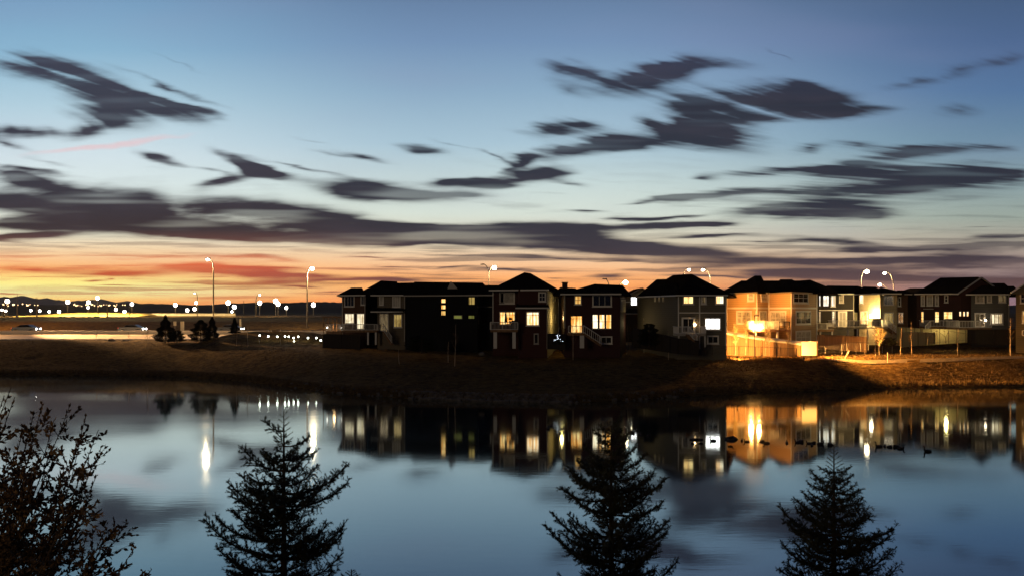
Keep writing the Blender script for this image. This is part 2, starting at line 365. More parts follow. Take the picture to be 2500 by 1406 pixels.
# ---------------------------------------------------------------- terrain
def itp(x, tab):
    return float(np.interp(x, [a for a, b in tab], [b for a, b in tab]))
SH = [(-600,111),(0,108),(300,107.4),(450,105.5),(600,98.5),(700,92),(800,85),(1000,79),(1200,76.6),(1400,75.3),(1550,77.8),(1700,81.6),(1900,85.7),(2100,88.9),(2300,90.8),(2500,92),(3200,98)]
GD = [(0,0),(96,2.75),(100,3.0),(106,3.35),(115,3.75),(128,4.05),(129,4.05),(146,5.0),(150,5.1),(165,6.6),(195,7.0),(200,7.3),(230,7.1),(300,7.35),(1000,7.0),(7000,0)]
def sm(x): x = max(0., min(1., x)); return x*x*(3-2*x)
def hgt(X, Y):
    if Y < 40:
        z = min(7., 7-Y/3.) if Y > 0 else 7.
        return max(z, -1.2)+.0
    px = 1250+F*X/Y; s = itp(px, SH)
    if Y < s: return max(-1.2, -(s-Y)*.35)
    g_ = itp(Y, GD)
    z = g_*sm((Y-s+1.5)/itp(px, [(900, 19.), (1300, 21.), (1600, 17.), (1900, 12.), (2200, 10.)])) if Y < 127 else g_
    z = max(z, min(.55, (Y-s)*.5))
    # mound with the garden, left of the houses
    m_ = math.exp(-((X-PX(660, 120))/9.5)**4)*max(0, 1-abs(Y-123.)/8.)
    z += 1.7*m_*sm(m_*2)
    # yard mound in front of the right-hand houses
    return z
xs = np.unique(np.concatenate([np.linspace(-9000, -300, 26), np.linspace(-300, -110, 28), np.arange(-110, 110.1, 1.5), np.linspace(110, 300, 28), np.linspace(300, 9000, 26)]))
ys = np.unique(np.concatenate([np.linspace(-300, -10, 8), np.arange(-10, 60, 3.), np.arange(60, 132, 1.), np.arange(132, 210, 2.), np.linspace(210, 400, 24), np.linspace(400, 7000, 24)]))
V = []; 
for y in ys:
    for x in xs: V.append((x, y, hgt(x, y)))
V = np.array(V); nx, ny = len(xs), len(ys)
nn = rng.normal(0, 1, len(V))
msk = (V[:, 1] > 84) & (V[:, 1] < 126) & (V[:, 2] > .8) & (abs(V[:, 0]) < 110)
V[msk, 2] += nn[msk]*.06
ii = np.arange(nx*ny).reshape(ny, nx)
Fc = np.stack([ii[:-1, :-1].ravel(), ii[:-1, 1:].ravel(), ii[1:, 1:].ravel(), ii[1:, :-1].ravel()], 1)
# ground material: autumn grass
m = bpy.data.materials.new('ground_grass'); m.use_nodes = True; T = NT(m.node_tree); b = T.n['Principled BSDF']; MATS['ground_grass'] = m
pos = T.n.new('ShaderNodeTexCoord').outputs['Object']
a1 = T.noise(pos, .35, 4., .6); a2 = T.noise(T.mapping(pos, sc=(.6, 1.6, 1)), 2.0, 4., .75); a3 = T.noise(pos, 14., 3., .7)
c = T.mix(T.mapr(a1, .35, .65), (.036, .018, .006, 1), (.080, .042, .012, 1)); c = T.mix(T.mapr(a2, .42, .62), c, (.15, .09, .026, 1))
T.put(b.inputs['Base Color'], c); b.inputs['Roughness'].default_value = .95; b.inputs['Specular IOR Level'].default_value = .05
bn = T.n.new('ShaderNodeBump'); bn.inputs['Distance'].default_value = .25; bn.inputs['Strength'].default_value = .9
T.put(bn.inputs['Height'], T.m('ADD', a2, T.m('MULTIPLY', a3, .45))); T.l.new(bn.outputs[0], b.inputs['Normal'])
gr = bigmesh('ground', V, Fc, 'ground_grass'); tag(gr, kind='structure')

# water
m = bpy.data.materials.new('water'); m.use_nodes = True; T = NT(m.node_tree); MATS['water'] = m
T.n.remove(T.n['Principled BSDF'])
pos = T.n.new('ShaderNodeTexCoord').outputs['Object']
gl = T.n.new('ShaderNodeBsdfGlossy'); gl.distribution = 'MULTI_GGX' if False else 'GGX'; gl.inputs['Roughness'].default_value = .052
gl.inputs['Color'].default_value = (.90, .97, .96, 1)
df = T.n.new('ShaderNodeBsdfDiffuse'); df.inputs['Color'].default_value = (.006, .009, .012, 1)
bn = T.n.new('ShaderNodeBump'); bn.inputs['Distance'].default_value = .02; bn.inputs['Strength'].default_value = .07
T.put(bn.inputs['Height'], T.noise(T.mapping(pos, sc=(.35, 1.6, 1)), 1.6, 3., .6)); T.l.new(bn.outputs[0], gl.inputs['Normal'])
lw = T.n.new('ShaderNodeLayerWeight'); lw.inputs[0].default_value = .5
rgh = T.mapr(T.noise(T.mapping(pos, loc=(4, 2, 0), sc=(.03, .09, 1)), 1., 3., .6), .42, .62, .044, .066); T.l.new(rgh, gl.inputs['Roughness'])
mx = T.n.new('ShaderNodeMixShader'); T.l.new(T.m('POWER', lw.outputs['Facing'], 2.5), mx.inputs[0]); T.l.new(df.outputs[0], mx.inputs[1]); T.l.new(gl.outputs[0], mx.inputs[2])
T.l.new(mx.outputs[0], T.n['Material Output'].inputs[0])
w_ = MB(); w_.quad((-260, 12, 0), (260, 12, 0), (260, 150, 0), (-260, 150, 0)); tag(w_.build('water', 'water'), kind='structure')

# road with kerbs and lane lines
def strip(mb, ya, yb, dz, x0=-150, x1=150, st=3.):
    n_ = int((x1-x0)/st); 
    for i in range(n_):
        a, b_ = x0+i*st, x0+(i+1)*st
        mb.quad((a, ya, itp(ya, GD)+dz), (b_, ya, itp(ya, GD)+dz), (b_, yb, itp(yb, GD)+dz), (a, yb, itp(yb, GD)+dz))
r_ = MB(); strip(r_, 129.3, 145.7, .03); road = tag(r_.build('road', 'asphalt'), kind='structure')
k_ = MB()
for yk in (129.1, 145.9): k_.box((0, yk, itp(yk, GD)+.05), (300, .25, .24))
tag(k_.build('kerb', 'concrete'), kind='structure')
l_ = MB()
for yk in (133.2, 141.8):
    strip(l_, yk, yk+.15, .036)
for i in range(-24, 24): strip(l_, 137.4, 137.6, .036, i*6., i*6.+3., 3.)
tag(l_.build('road_markings', 'lane_paint'), kind='structure')

# gravel path across the lawn, right
pts = [(1975,97.6),(2040,96.6),(2120,96.2),(2240,97.2),(2380,98.6),(2520,100.),(2700,102)]
p_ = MB(); prev = None
dens_ = []
for (a, b_) in zip(pts, pts[1:]):
    for i in range(8): k = i/8; dens_.append((PX(a[0], a[1])*(1-k)+PX(b_[0], b_[1])*k, a[1]*(1-k)+b_[1]*k))
for i, (x, y) in enumerate(dens_):
    cur = [(x, y+d, hgt(x, y+d)+.06) for d in (-.6, -.2, .2, .6)]
    if prev:
        for j in range(3): p_.quad(prev[j], cur[j], cur[j+1], prev[j+1])
    prev = cur
tag(p_.build('path', 'gravel'), kind='structure')

# hills and mountains
def ridge(name, prof, Y, depth, zf, m):
    mb = MB(); rows = []
    pxs = np.arange(prof[0][0], prof[-1][0]+1, 7.)
    for k in (0, .5, 1, 1.5, 2):
        row = []
        for px in pxs:
            yy_ = Y+(k-1)*depth; zt = PZ(itp(px, prof), Y)+(rng.normal(0, .0004*Y) if k == 1 else 0)
            sc_ = (0, .62, 1, .6, 0)[int(k*2)]
            row.append(((px-1250)/F*Y, yy_, zf+(zt-zf)*sc_))
        rows.append(row)
    for r0, r1 in zip(rows, rows[1:]):
        for i in range(len(pxs)-1): mb.quad(r0[i], r0[i+1], r1[i+1], r1[i])
    return tag(mb.build(name, m), kind='structure')
ridge('mountains', [(-900,738),(-300,730),(-60,730),(0,727),(8,724),(15,721),(22,726),(40,727),(56,718),(64,726),(85,727),(96,729),(110,727),(118,726),(124,731),(150,732),(165,735),(190,733),(215,731),(240,731),(248,728),(262,739),(285,737),(310,733),(330,739),(360,742),(420,746),(500,752),(900,752)], 6000, 900, -20, 'mountain')
ridge('hills', [(-900,745),(0,744),(60,742),(120,744),(200,743),(280,741),(330,739),(400,741),(470,745),(500,744),(560,741),(600,739),(640,737),(700,738),(760,736),(820,737),(900,735),(1200,738),(1800,742),(2600,745),(3400,745)], 1500, 500, 3, 'hill')

# lit raised highway ramp beyond the berm, left
mb = MB(); Y0 = 255.
prof = [(60,771.5),(100,767),(150,763.2),(200,762),(280,762),(345,764),(360,768)]
top = [P(a, b_, Y0) for a, b_ in prof]
for a, b_ in zip(top, top[1:]):
    mb.quad((a.x, Y0-7, 7.2), (b_.x, Y0-7, 7.2), b_, a); mb.quad(a, b_, (b_.x, Y0+9, b_.z), (a.x, Y0+9, a.z))
    mb.quad((a.x, Y0+9, a.z), (b_.x, Y0+9, b_.z), (b_.x, Y0+16, 7.), (a.x, Y0+16, 7.))
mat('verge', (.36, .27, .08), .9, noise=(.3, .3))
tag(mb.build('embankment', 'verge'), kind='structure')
mb = MB(); mb.box(((PX(340, 262)+PX(575, 262))/2, 262, 7.7), (PX(575, 262)-PX(340, 262), .5, .8))
tag(mb.build('roadside_barrier', 'concrete'), 'long low concrete barrier along the far highway beyond the grass berm', 'barrier')

# ---------------------------------------------------------------- houses
class House:
    def __init__(s, name, label, pts, depth, zb, zt, wm, backshift=0., cat='house'):
        s.pts = [Vector((PX(a, y), y)) for a, y in pts]; s.zb, s.zt = zb, zt; s.k = 0
        c0 = sum(s.pts, Vector((0, 0)))/len(s.pts)
        s.root = empty(name, (c0.x, c0.y+depth/2, zb), label, cat)
        mb = MB(); back = [(s.pts[-1].x+backshift, s.pts[-1].y+depth), (s.pts[0].x+backshift, s.pts[0].y+depth)]
        mb.prism([tuple(p) for p in s.pts]+back, zb, zt)
        s.wall = mb.build('wall', wm, s.root)
    def seg(s, px):
        for i in range(len(s.pts)-1):
            a, b_ = s.pts[i], s.pts[i+1]
            if 1250+F*a.x/a.y-.01 <= px <= 1250+F*b_.x/b_.y+.01: return a, b_
        return s.pts[-2], s.pts[-1]
    def hit(s, px, a, b_):
        u = (px-1250)/F; d = b_-a
        tt = -(a.x-u*a.y)/(d.x-u*d.y); return a+d*tt
    def win(s, x0, y0, x1, y1, pane='glass_dark', nx=1, ny=1, trim='trim', name='window', tw=.13, hsplit=None, parent=None):
        a, b_ = s.seg((x0+x1)/2); A, B = s.hit(x0, a, b_), s.hit(x1, a, b_)
        c = (A+B)/2; w = (B-A).length; tx = (B-A)/w; nrm = Vector((tx.y, -tx.x))
        z0, z1 = PZ(y1, c.y), PZ(y0, c.y); h = z1-z0; zc = (z0+z1)/2
        fr_ = MB()
        def bx(mb, u0, u1, v0, v1, d0, d1):
            q = c+tx*((u0+u1)/2)+nrm*((d0+d1)/2); mb.box((q.x, q.y, (v0+v1)/2), (abs(u1-u0), d1-d0, v1-v0), tx=(tx.x, tx.y))
        hw = w/2
        bx(fr_, -hw, -hw+tw, z0, z1, -.02, .07); bx(fr_, hw-tw, hw, z0, z1, -.02, .07)
        bx(fr_, -hw+tw, hw-tw, z1-tw, z1, -.02, .07); bx(fr_, -hw+tw, hw-tw, z0, z0+tw, -.02, .07)
        iw = w-2*tw; ih = h-2*tw; mw = .055
        for i in range(1, nx): bx(fr_, -hw+tw+iw*i/nx-mw/2, -hw+tw+iw*i/nx+mw/2, z0+tw, z1-tw, -.01, .055)
        for j in range(1, ny):
            zz = z0+tw+ih*(hsplit if hsplit else j/ny)
            bx(fr_, -hw+tw, hw-tw, zz-mw/2, zz+mw/2, -.01, .052)
        f = fr_.build(name, trim, parent or s.root)
        pm = MB(); bx(pm, -hw+tw, hw-tw, z0+tw, z1-tw, -.03, .03); pm.build('pane', pane, f)
        if name == 'window' and h > .8:
            sl = MB(); bx(sl, -hw-.05, hw+.05, z0-.06, z0-.002, 0, .13); sl.build('sill', trim, f)
        return f
    def band(s, y0, y1, x0=None, x1=None, m='trim', d=.04, name='trim_board'):
        mb = MB()
        for a, b_ in zip(s.pts, s.pts[1:]):
            pa, pb = 1250+F*a.x/a.y, 1250+F*b_.x/b_.y
            l, r = max(pa, x0 or pa), min(pb, x1 or pb)
            if r-l < .5: continue
            A, B = s.hit(l, a, b_), s.hit(r, a, b_); w = (B-A).length; tx = (B-A)/w; n_ = Vector((tx.y, -tx.x)); c = (A+B)/2
            z0, z1 = PZ(y1, c.y), PZ(y0, c.y)
            q = c+n_*d/2; mb.box((q.x, q.y, (z0+z1)/2), (w, d, z1-z0), tx=(tx.x, tx.y))
        return mb.build(name, m, s.root)
    def down(s, px, y0, y1, m='trim', w=.11, name='downspout'):
        a, b_ = s.seg(px); A = s.hit(px, a, b_); d = (b_-a).normalized(); n_ = Vector((d.y, -d.x)); q = A+n_*.08
        mb = MB(); z0, z1 = PZ(y1, A.y), PZ(y0, A.y); mb.box((q.x, q.y, (z0+z1)/2), (w, .1, z1-z0), tx=(d.x, d.y)); return mb.build(name, m, s.root)
    def roof(s, corners, ridge_, ez=None, gutter='trim', gable_r=False, gable_l=False, name='roof'):
        z = s.zt if ez is None else ez
        C = [Vector((PX(a, y), y, z)) for a, y in corners]; FLc, FRc, BRc, BLc = C
        Rg = [P(*r) for r in ridge_]
        if len(Rg) == 1: Rg = [Rg[0]-Vector((.05, 0, 0)), Rg[0]+Vector((.05, 0, 0))]
        R1, R2 = Rg; mb = MB(); dn = Vector((0, 0, -.18))
        mb.quad(FLc, FRc, R2, R1); mb.quad(FRc, BRc, R2); mb.quad(BRc, BLc, R1, R2); mb.quad(BLc, FLc, R1)
        mb.quad(*[c+dn for c in (BLc, BRc, FRc, FLc)])
        for a, b_ in ((FLc, BLc), (BLc, BRc), (BRc, FRc), (FRc, FLc)): mb.quad(a, b_, b_+dn, a+dn)
        o = mb.build(name, 'roof', s.root)
        if gutter:
            gm = MB()
            for a, b_ in ((FLc, FRc),):
                d = (b_-a); L_ = d.length; d.normalize(); c = (a+b_)/2
                gm.box((c.x+d.y*.07, c.y-d.x*.07, z-.09), (L_, .13, .16), tx=(d.x, d.y))
            gm.build('gutter', gutter, o)
        return o
    def gable(s, L_, R_, pk, depth, ez=None, m='trim', wm=None, shift=0):   # gable facing the camera: eave left, eave right, peak
        A, B, K = P(*L_), P(*R_), P(*pk); d = Vector((shift, depth, 0)); mb = MB(); dn = Vector((0, 0, -.18))
        mb.quad(A, K, K+d, A+d); mb.quad(K, B, B+d, K+d); mb.quad(A+dn, A+d+dn, K+d+dn, K+dn); mb.quad(K+dn, K+d+dn, B+d+dn, B+dn)
        mb.quad(A+d, K+d, B+d)
        o = mb.build('roof', 'roof', s.root); rk = MB(); f = Vector((0, -.06, -.1))
        rk.bar(A+f, K+f, .2); rk.bar(K+f, B+f, .2); rk.build('rake_board', m, o)
        if wm:
            g_ = MB(); i_ = Vector((0, .5, -.25)); g_.quad(A+i_, B+i_, K+i_); g_.build('gable_wall', wm, s.root)
        return o
    def deck(s, x0, x1, Yf, Yb, fl, rail, foot=None, m='rail_white', posts=(), sides=True, fm='deck_wood', gap=.16, skirt=0):
        zf = PZ(fl, Yf); zr = PZ(rail, Yf); X0, X1 = PX(x0, Yf), PX(x1, Yf)
        mb = MB(); mb.box(((X0+X1)/2, (Yf+Yb)/2, zf-.13-skirt/2), (X1-X0, Yb-Yf, .26+skirt)); dk = mb.build('deck', fm, s.root)
        rl = MB()
        rl.box(((X0+X1)/2, Yf+.04, zr), (X1-X0, .08, .07)); rl.box(((X0+X1)/2, Yf+.04, zf+.1), (X1-X0, .05, .05))
        n_ = max(2, int((X1-X0)/gap))
        for i in range(n_+1):
            x = X0+(X1-X0)*i/n_; big = i % 9 == 0 or i == n_
            rl.box((x, Yf+.04, (zf+zr)/2+.03), (.09 if big else .03, .04, zr-zf-.08))
        if sides:
            for x in (X0, X1):
                rl.box((x, (Yf+Yb)/2, zr), (.07, Yb-Yf, .07)); k = max(2, int((Yb-Yf)/.2))
                for i in range(1, k): rl.box((x, Yf+(Yb-Yf)*i/k, (zf+zr)/2), (.03, .03, zr-zf-.05))
        rl.build('railing', m, dk)
        for (px, w) in posts:
            x = PX(px, Yf); zg = PZ(foot, Yf); pb = MB(); pb.box((x, Yf+.2, (zg+zf-.26-skirt)/2), (w, w, zf-.26-skirt-zg)); pb.build('post', m, dk)
        return dk
    def stair(s, a, b_, Y, w=1.1, m='rail_white', n=9):
        A, B = P(a[0], a[1], Y), P(b_[0], b_[1], Y); mb = MB()
        for i in range(n):
            k = (i+.5)/n; q = A.lerp(B, k); mb.box((q.x, Y+w/2, q.z), (abs(B.x-A.x)/n+.06, w, .06))
        mb.bar(A+Vector((0, 0, -.1)), B+Vector((0, 0, -.1)), .2); mb.bar(A+Vector((0, w, -.1)), B+Vector((0, w, -.1)), .2)
        o = mb.build('staircase', 'deck_wood', s.root); rl = MB(); u = Vector((0, 0, .95))
        rl.bar(A+u, B+u, .09); rl.bar(A+u*.15, B+u*.15, .06)
        for i in range(n+1): q = A.lerp(B, i/n); rl.bar(q, q+u, .04 if i % 4 else .09)
        rl.build('handrail', m, o)

# A: brown house at the left end of the row
h = House('house', 'brown siding house at the left end of the row, two bright white ground floor windows',
  [(835,112),(893,110.5)], 10, 2.6, PZ(719, 111), 'siding_brown', backshift=-1.)
h.roof([(823,111.2),(893,109.6),(893,122),(838,123)], [(858,701,117),(884,701,117)])
h.roof([(868,110.2),(975,108.6),(985,124),(885,124)], [(930,684,116),(969,686,116)], gutter=None)
h.band(722, 845, 835, 837.5, 'trim_dim', name='corner_board'); h.down(892, 722, 800, 'trim_dim')
h.win(841, 721, 866, 748, 'glass_dark', 3, 1); h.win(881, 721, 893, 744, 'glass_dark', 2, 1)
h.win(842, 763, 866, 789, 'lit_cream', 3, 1); h.win(871, 763, 891, 803, 'lit_cream', 2, 1, name='patio_door')
h.deck(834, 920, 108.2, 110.4, 805, 790, foot=840, posts=((898,.22),(917,.22)))
ft = MB()
# B: taupe half
h2 = House('house', 'taupe house joined to the brown one, porch roof over its curtained patio door',
  [(893,113.5),(921,113.5),(922,109.5),(989,109)], 11, 2.6, PZ(719, 109.5), 'siding_taupe')
h2.roof([(905,109.0),(985,108.4),(1030,124),(910,124)], [(948,690,116),(1010,689,116)])
h2.band(723, 850, 893, 920.5, 'siding_shaded', .05, 'recess_shade')  # shade in the recess put in as a near-black panel
h2.win(900, 765, 911, 785, 'lit_white', 1, 1, trim='siding_shaded')
h2.win(926, 721, 937, 744, 'curtain', 1, 1); h2.win(958, 721, 978, 749, 'curtain', 3, 1)
h2.win(927, 763, 949, 807, 'lit_dim', 3, 1, name='patio_door'); h2.win(961, 765, 982, 798, 'lit_yellow', 3, 1)
mb = MB(); a = P(905, 760, 108.2); b_ = P(984, 760, 107.8); mb.quad(a, b_, (b_.x+.6, 109.2, b_.z+.55), (a.x, 109.2, a.z+.55)); mb.quad(a+Vector((0, 0, -.05)), (a.x, 109.4, a.z-.05), (b_.x, 109.4, b_.z-.05), b_+Vector((0, 0, -.05)))
pr = mb.build('porch_roof', 'roof', h2.root); gm = MB(); gm.box(((a.x+b_.x)/2, 108., a.z), (b_.x-a.x, .12, .16)); gm.build('gutter', 'trim', pr)
h2.down(988.3, 720, 832, 'trim_dim')
h2.stair((935, 806), (957, 838), 107.6)
# C: near-black house
h3 = House('house', 'large near-black house with a column of three small lit square windows',
  [(990,108.5),(1166,104.5),(1167,107.5),(1201,107)], 12, 2.4, PZ(719, 106), 'siding_shaded')
h3.roof([(985,108.0),(1206,103.4),(1215,120),(1000,121)], [(1012,687,114),(1178,689,112)], gutter='trim_dim')
h3.roof([(1160,107.4),(1250,106),(1260,122),(1180,121)], [(1185,695,114),(1225,695,114)], gutter=None)
for (y0, y1, pm) in ((728,739,'lit_warm'),(743,754,'lit_warm'),(757,769,'lit_amber')): h3.win(1077, y0, 1089, y1, pm, trim='siding_shaded', tw=.06)
h3.win(1144, 724, 1160, 743, 'lit_yellow', 2, 1, trim='siding_shaded', tw=.06)
h3.win(1108, 768, 1129, 777, 'lit_green', trim='trim_dim', tw=.06); h3.win(1143, 768, 1159, 777, 'lit_green', trim='siding_shaded', tw=.06)
h3.band(721, 724, 1166, 1201, 'trim_dim'); h3.band(747, 749, 1166, 1201, 'trim_dim'); h3.down(1166.8, 722, 790, 'trim_dim')
mb = MB(); q = P(1106, 694, 109); mb.quad(q+Vector((-.7, -1, -.6)), q+Vector((.7, -1, -.6)), q+Vector((-.3, 0, .5))); mb.quad(q+Vector((-.7, -1, -.6)), q+Vector((-.3, 0, .5)), q+Vector((-.7, .8, -.4)))
mat('flash', (.5, .4, .25), .5); mb.build('roof_lit_patch', 'flash', h3.root)  # lit triangle on the roof, its light put into the pale colour
# D: red-brown house with lamp-lit side
h4 = House('house', 'dark red house with a pointed roof, furnished deck on pillars and lit cream side',
  [(1203,101),(1265,101),(1265.5,98.5),(1336,98.5),(1364,112)], 12, 2.3, PZ(707, 101), 'siding_red')
h4.roof([(1194,99.8),(1340,97.6),(1376,113),(1215,114)], [(1280,664,107),(1295,666,107)])
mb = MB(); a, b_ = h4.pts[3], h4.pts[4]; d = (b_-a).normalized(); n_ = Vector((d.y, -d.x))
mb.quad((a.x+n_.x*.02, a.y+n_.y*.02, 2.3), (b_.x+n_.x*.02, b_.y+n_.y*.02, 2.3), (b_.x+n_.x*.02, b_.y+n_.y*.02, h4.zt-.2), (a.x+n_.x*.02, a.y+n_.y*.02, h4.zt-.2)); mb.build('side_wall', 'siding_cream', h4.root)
h4.down(1203.6, 710, 790, 'trim'); h4.band(709, 850, 1334.6, 1336, 'trim_dim', name='corner_board')
h4.win(1219, 712, 1257, 741, 'curtain', 1, 1, tw=.18); h4.win(1220, 713.5, 1231, 740, 'glass_dark', tw=.08)
h4.win(1314, 712, 1333, 736, 'glass_dark', 2, 2, tw=.16)
h4.win(1219, 759, 1258, 792, 'lit_warm', 3, 2, name='patio_door', tw=.12, hsplit=.8); h4.win(1284, 759, 1317, 794, 'lit_hot', 2, 2, tw=.13, hsplit=.78)
mb = MB(); a = P(1258, 751, 97.9); b_ = P(1342, 751, 97.9); mb.quad(a, b_, (b_.x-.2, 98.7, b_.z+.55), (a.x+.2, 98.7, a.z+.55)); mb.quad(a, (a.x, 98.7, a.z), (b_.x, 98.7, b_.z), b_)
pr = mb.build('porch_roof', 'roof', h4.root); gm = MB(); gm.box(((a.x+b_.x)/2, 97.8, a.z), (b_.x-a.x, .12, .16)); gm.build('gutter', 'trim', pr)
h4.deck(1197, 1264, 97.0, 100.6, 804, 785, foot=849, posts=((1209,.42),(1255,.42)))
h4.win(1303, 812, 1315, 838, 'glass_dark', 1, 1, trim='trim_dim')
for px in (1351, 1357): h4.win(px-1, 716, px+1, 734, 'glass_dark', trim='trim_dim', tw=.05)
h4.win(1355, 766, 1357.5, 785, 'glass_dark', trim='trim_dim', tw=.05)
# E
h5 = House('house', 'dark house with three tall brightly lit windows beside a lit patio door',
  [(1378,99.5),(1514,98.5),(1528,106)], 12, 2.3, PZ(716, 99), 'siding_maroon')
h5.roof([(1368,98.3),(1517,97.3),(1542,109),(1392,112)], [(1452,692,105),(1520,695,105)])
h5.roof([(1350,103),(1420,103),(1420,115),(1360,115)], [(1368,700,109),(1405,702,109)], gutter=None)
h5.win(1402, 720, 1420, 743, 'lit_amber', 1, 2); h5.win(1446, 718, 1494, 748, 'glass_dark', 3, 1, tw=.16)
h5.win(1392, 768, 1423, 812, 'lit_warm', 2, 2, name='patio_door', trim='siding_maroon', hsplit=.85)
h5.win(1446, 766, 1460.5, 801, 'lit_hot', 1, 2, trim='trim_dim', tw=.07); h5.win(1462.5, 766, 1477, 801, 'lit_hot', 1, 2, trim='trim_dim', tw=.07); h5.win(1479, 766, 1493, 801, 'lit_warm', 1, 2, trim='trim_dim', tw=.07)
h5.win(1465, 819, 1495, 838, 'glass_dark', 2, 1, trim='trim', tw=.16)
h5.stair((1425, 812), (1468, 840), 96.4)
h5.deck(1388, 1425, 96.4, 99.2, 812, 794, foot=848, posts=((1421,.5),), m='rail_white', sides=False)
h5.down(1379, 718, 800, 'trim_dim'); h5.band(730, 760, 1515, 1527, 'siding_cream', .03, 'side_wall_lit_tone')  # lit part of the maroon wall put in as cream colour
mb = MB(); q = P(1379, 699, 108); mb.box(q, (.7, .7, 1.0)); mb.box(q+Vector((0, 0, .55)), (.85, .85, .12)); mb.build('chimney', 'siding_maroon', h5.root)
# F: house seen in the gap
h6 = House('house', 'small house wedged in the gap behind, pale gable edge and one brilliant window', [(1524,124),(1570,124)], 9, 3.5, PZ(719, 124), 'siding_taupe')
h6.gable((1530, 721, 122.5), (1595, 721, 122.5), (1568, 701, 122.5), 9, m='pole_warm', wm='siding_tan')
h6.win(1539, 722, 1556, 745, 'lit_blaze', 2, 2); h6.band(735, 737, 1528, 1539, 'trim')
h6.roof([(1526,121),(1566,121),(1566,124),(1530,124)], [(1535,752,123.6),(1560,752,123.6)], ez=PZ(763, 121))
# G: grey house
h7 = House('house', 'big olive grey house with pale corner boards, a dazzling white window and a railed deck',
  [(1556,108),(1655,97),(1774,96.4)], 12, 2.3, PZ(719, 97), 'siding_grey', backshift=3.)
h7.roof([(1552,108),(1778,95.6),(1800,110),(1570,120)], [(1643,671,104),(1688,668,104)], gutter=None)
h7.roof([(1650,96.2),(1777,95.4),(1784,108),(1660,109)], [(1690,668.5,103.8),(1735,692,101)], gutter='trim')
h7.roof([(1554,106.5),(1655,96.6),(1700,108),(1570,112)], [(1603,681,108),(1650,680,105)], gutter='trim')
for px in (1600, 1610, 1620): h7.win(px-2.2, 723, px+2.2, 736, 'lit_dim', trim='trim_dim', tw=.07)
for px in (1656.2, 1708, 1772): h7.band(720, 850 if px > 1700 else 820, px-1.4, px+1.4, 'trim', .05, 'corner_board')
h7.band(761, 763.5, 1658, 1770.5, 'trim', .035)
h7.win(1667, 721, 1694, 742, 'lit_warm', 2, 1); h7.win(1711, 721, 1725, 742, 'lit_dim', 1, 1, tw=.18); h7.win(1746, 720, 1768, 742, 'lit_hot', 1, 1, tw=.12)
h7.win(1664, 773, 1697, 812, 'glass_dark', 2, 1, name='patio_door', tw=.2); h7.win(1720, 774, 1760, 804, 'lit_blaze', 3, 1, tw=.15)
h7.win(1726, 817, 1755, 838, 'glass_dark', 2, 1, tw=.17)
h7.deck(1654, 1723, 93.8, 96.4, 813, 796, foot=846, posts=((1658,.15),(1722,.15)), fm='trim_dim')
h7.stair((1680, 814), (1704, 840), 92.4)
mb = MB(); q = P(1696.5, 791, 96.6); mb.ball(q, .14); wl = mb.build('wall_lamp', 'lamp_sodium', h7.root)
# H: orange-lit house
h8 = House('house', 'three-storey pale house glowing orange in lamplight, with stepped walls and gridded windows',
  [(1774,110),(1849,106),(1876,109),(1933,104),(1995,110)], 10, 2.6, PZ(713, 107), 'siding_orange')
h8.roof([(1756,110),(2012,107.5),(2030,124),(1760,124)], [(1810,684,117),(1965,684,117)], gutter=None)
h8.roof([(1770,110),(1850,104.6),(1880,110),(1780,118)], [(1843,672,112),(1858,672,113)], gutter='pole_warm')
h8.roof([(1872,109.5),(1935,103),(2000,110),(1890,121)], [(1905,681,112),(1933,681,112)], gutter='pole_warm')
h8.roof([(1932,103),(2008,110.6),(2070,124),(1940,122)], [(1952,684,113),(1978,682,114)], gutter='pole_warm')
h8.band(749, 753, m='trim'); 
for px in (1775, 1848, 1877.5, 1932, 1993.8): h8.band(713, 855, px-1.0, px+1.0, 'trim', .05, 'corner_board')
for (a, b_) in ((1825, 1842), (1857, 1873.5)): h8.win(a, 713, b_, 735, 'curtain', 1, 2, tw=.2)
h8.win(1936, 713, 1973, 740, 'glass_dark', 3, 2, tw=.2); h8.win(1942, 757, 1979, 791, 'glass_dark', 3, 2, tw=.2); h8.win(1942, 805, 1979, 838, 'curtain', 3, 2, tw=.2)
h8.win(1798, 757, 1836, 790, 'curtain', 3, 2, tw=.2); h8.win(1880, 757, 1920, 792, 'curtain', 3, 2, tw=.2)
h8.win(1845, 757, 1848.5, 800, 'curtain', tw=.1, name='side_light'); h8.win(1853, 757, 1871, 803, 'curtain', 2, 2, name='patio_door', tw=.16)
h8.deck(1843, 1901, 101.6, 105.5, 803, 783, foot=852, posts=((1844.5,.2),(1899,.22)), gap=.13)
h8.deck(1903, 1928, 102.6, 105.5, 801, 784, m='rail_dark', gap=.5)
# I: dark house right of H
h9 = House('house', 'dark house right of the orange-lit one with tall narrow white windows',
  [(1992,121),(2084,120),(2098,124)], 10, 3., PZ(716, 120), 'siding_dark')
h9.roof([(1975,119.5),(2086,118.6),(2160,131),(1990,133)], [(2020,696,126),(2095,697,126)])
h9.win(1999, 718, 2004, 747, 'lit_white', trim='siding_dark', tw=.08); h9.win(2008, 717, 2025, 748, 'lit_white', trim='siding_dark', tw=.12); h9.win(2028, 717, 2040, 748, 'lit_white', trim='trim', tw=.12)
h9.win(2048, 717, 2060, 739, 'curtain', 1, 2); h9.win(1999, 759, 2004, 787, 'lit_cream', 1, 2, trim='trim_dim', tw=.1); h9.win(2031, 758, 2040, 788, 'lit_cream', 1, 5, trim='trim_dim', tw=.1)
h9.win(2046, 758, 2068, 798, 'trim_dim', 2, 1, name='door', tw=.22); h9.win(2085.5, 761, 2092.5, 783, 'lit_yellow', tw=.07, trim='trim_dim')
h9.band(755, 757, 2000, 2083, 'trim'); h9.down(2084, 719, 790, 'trim_dim')
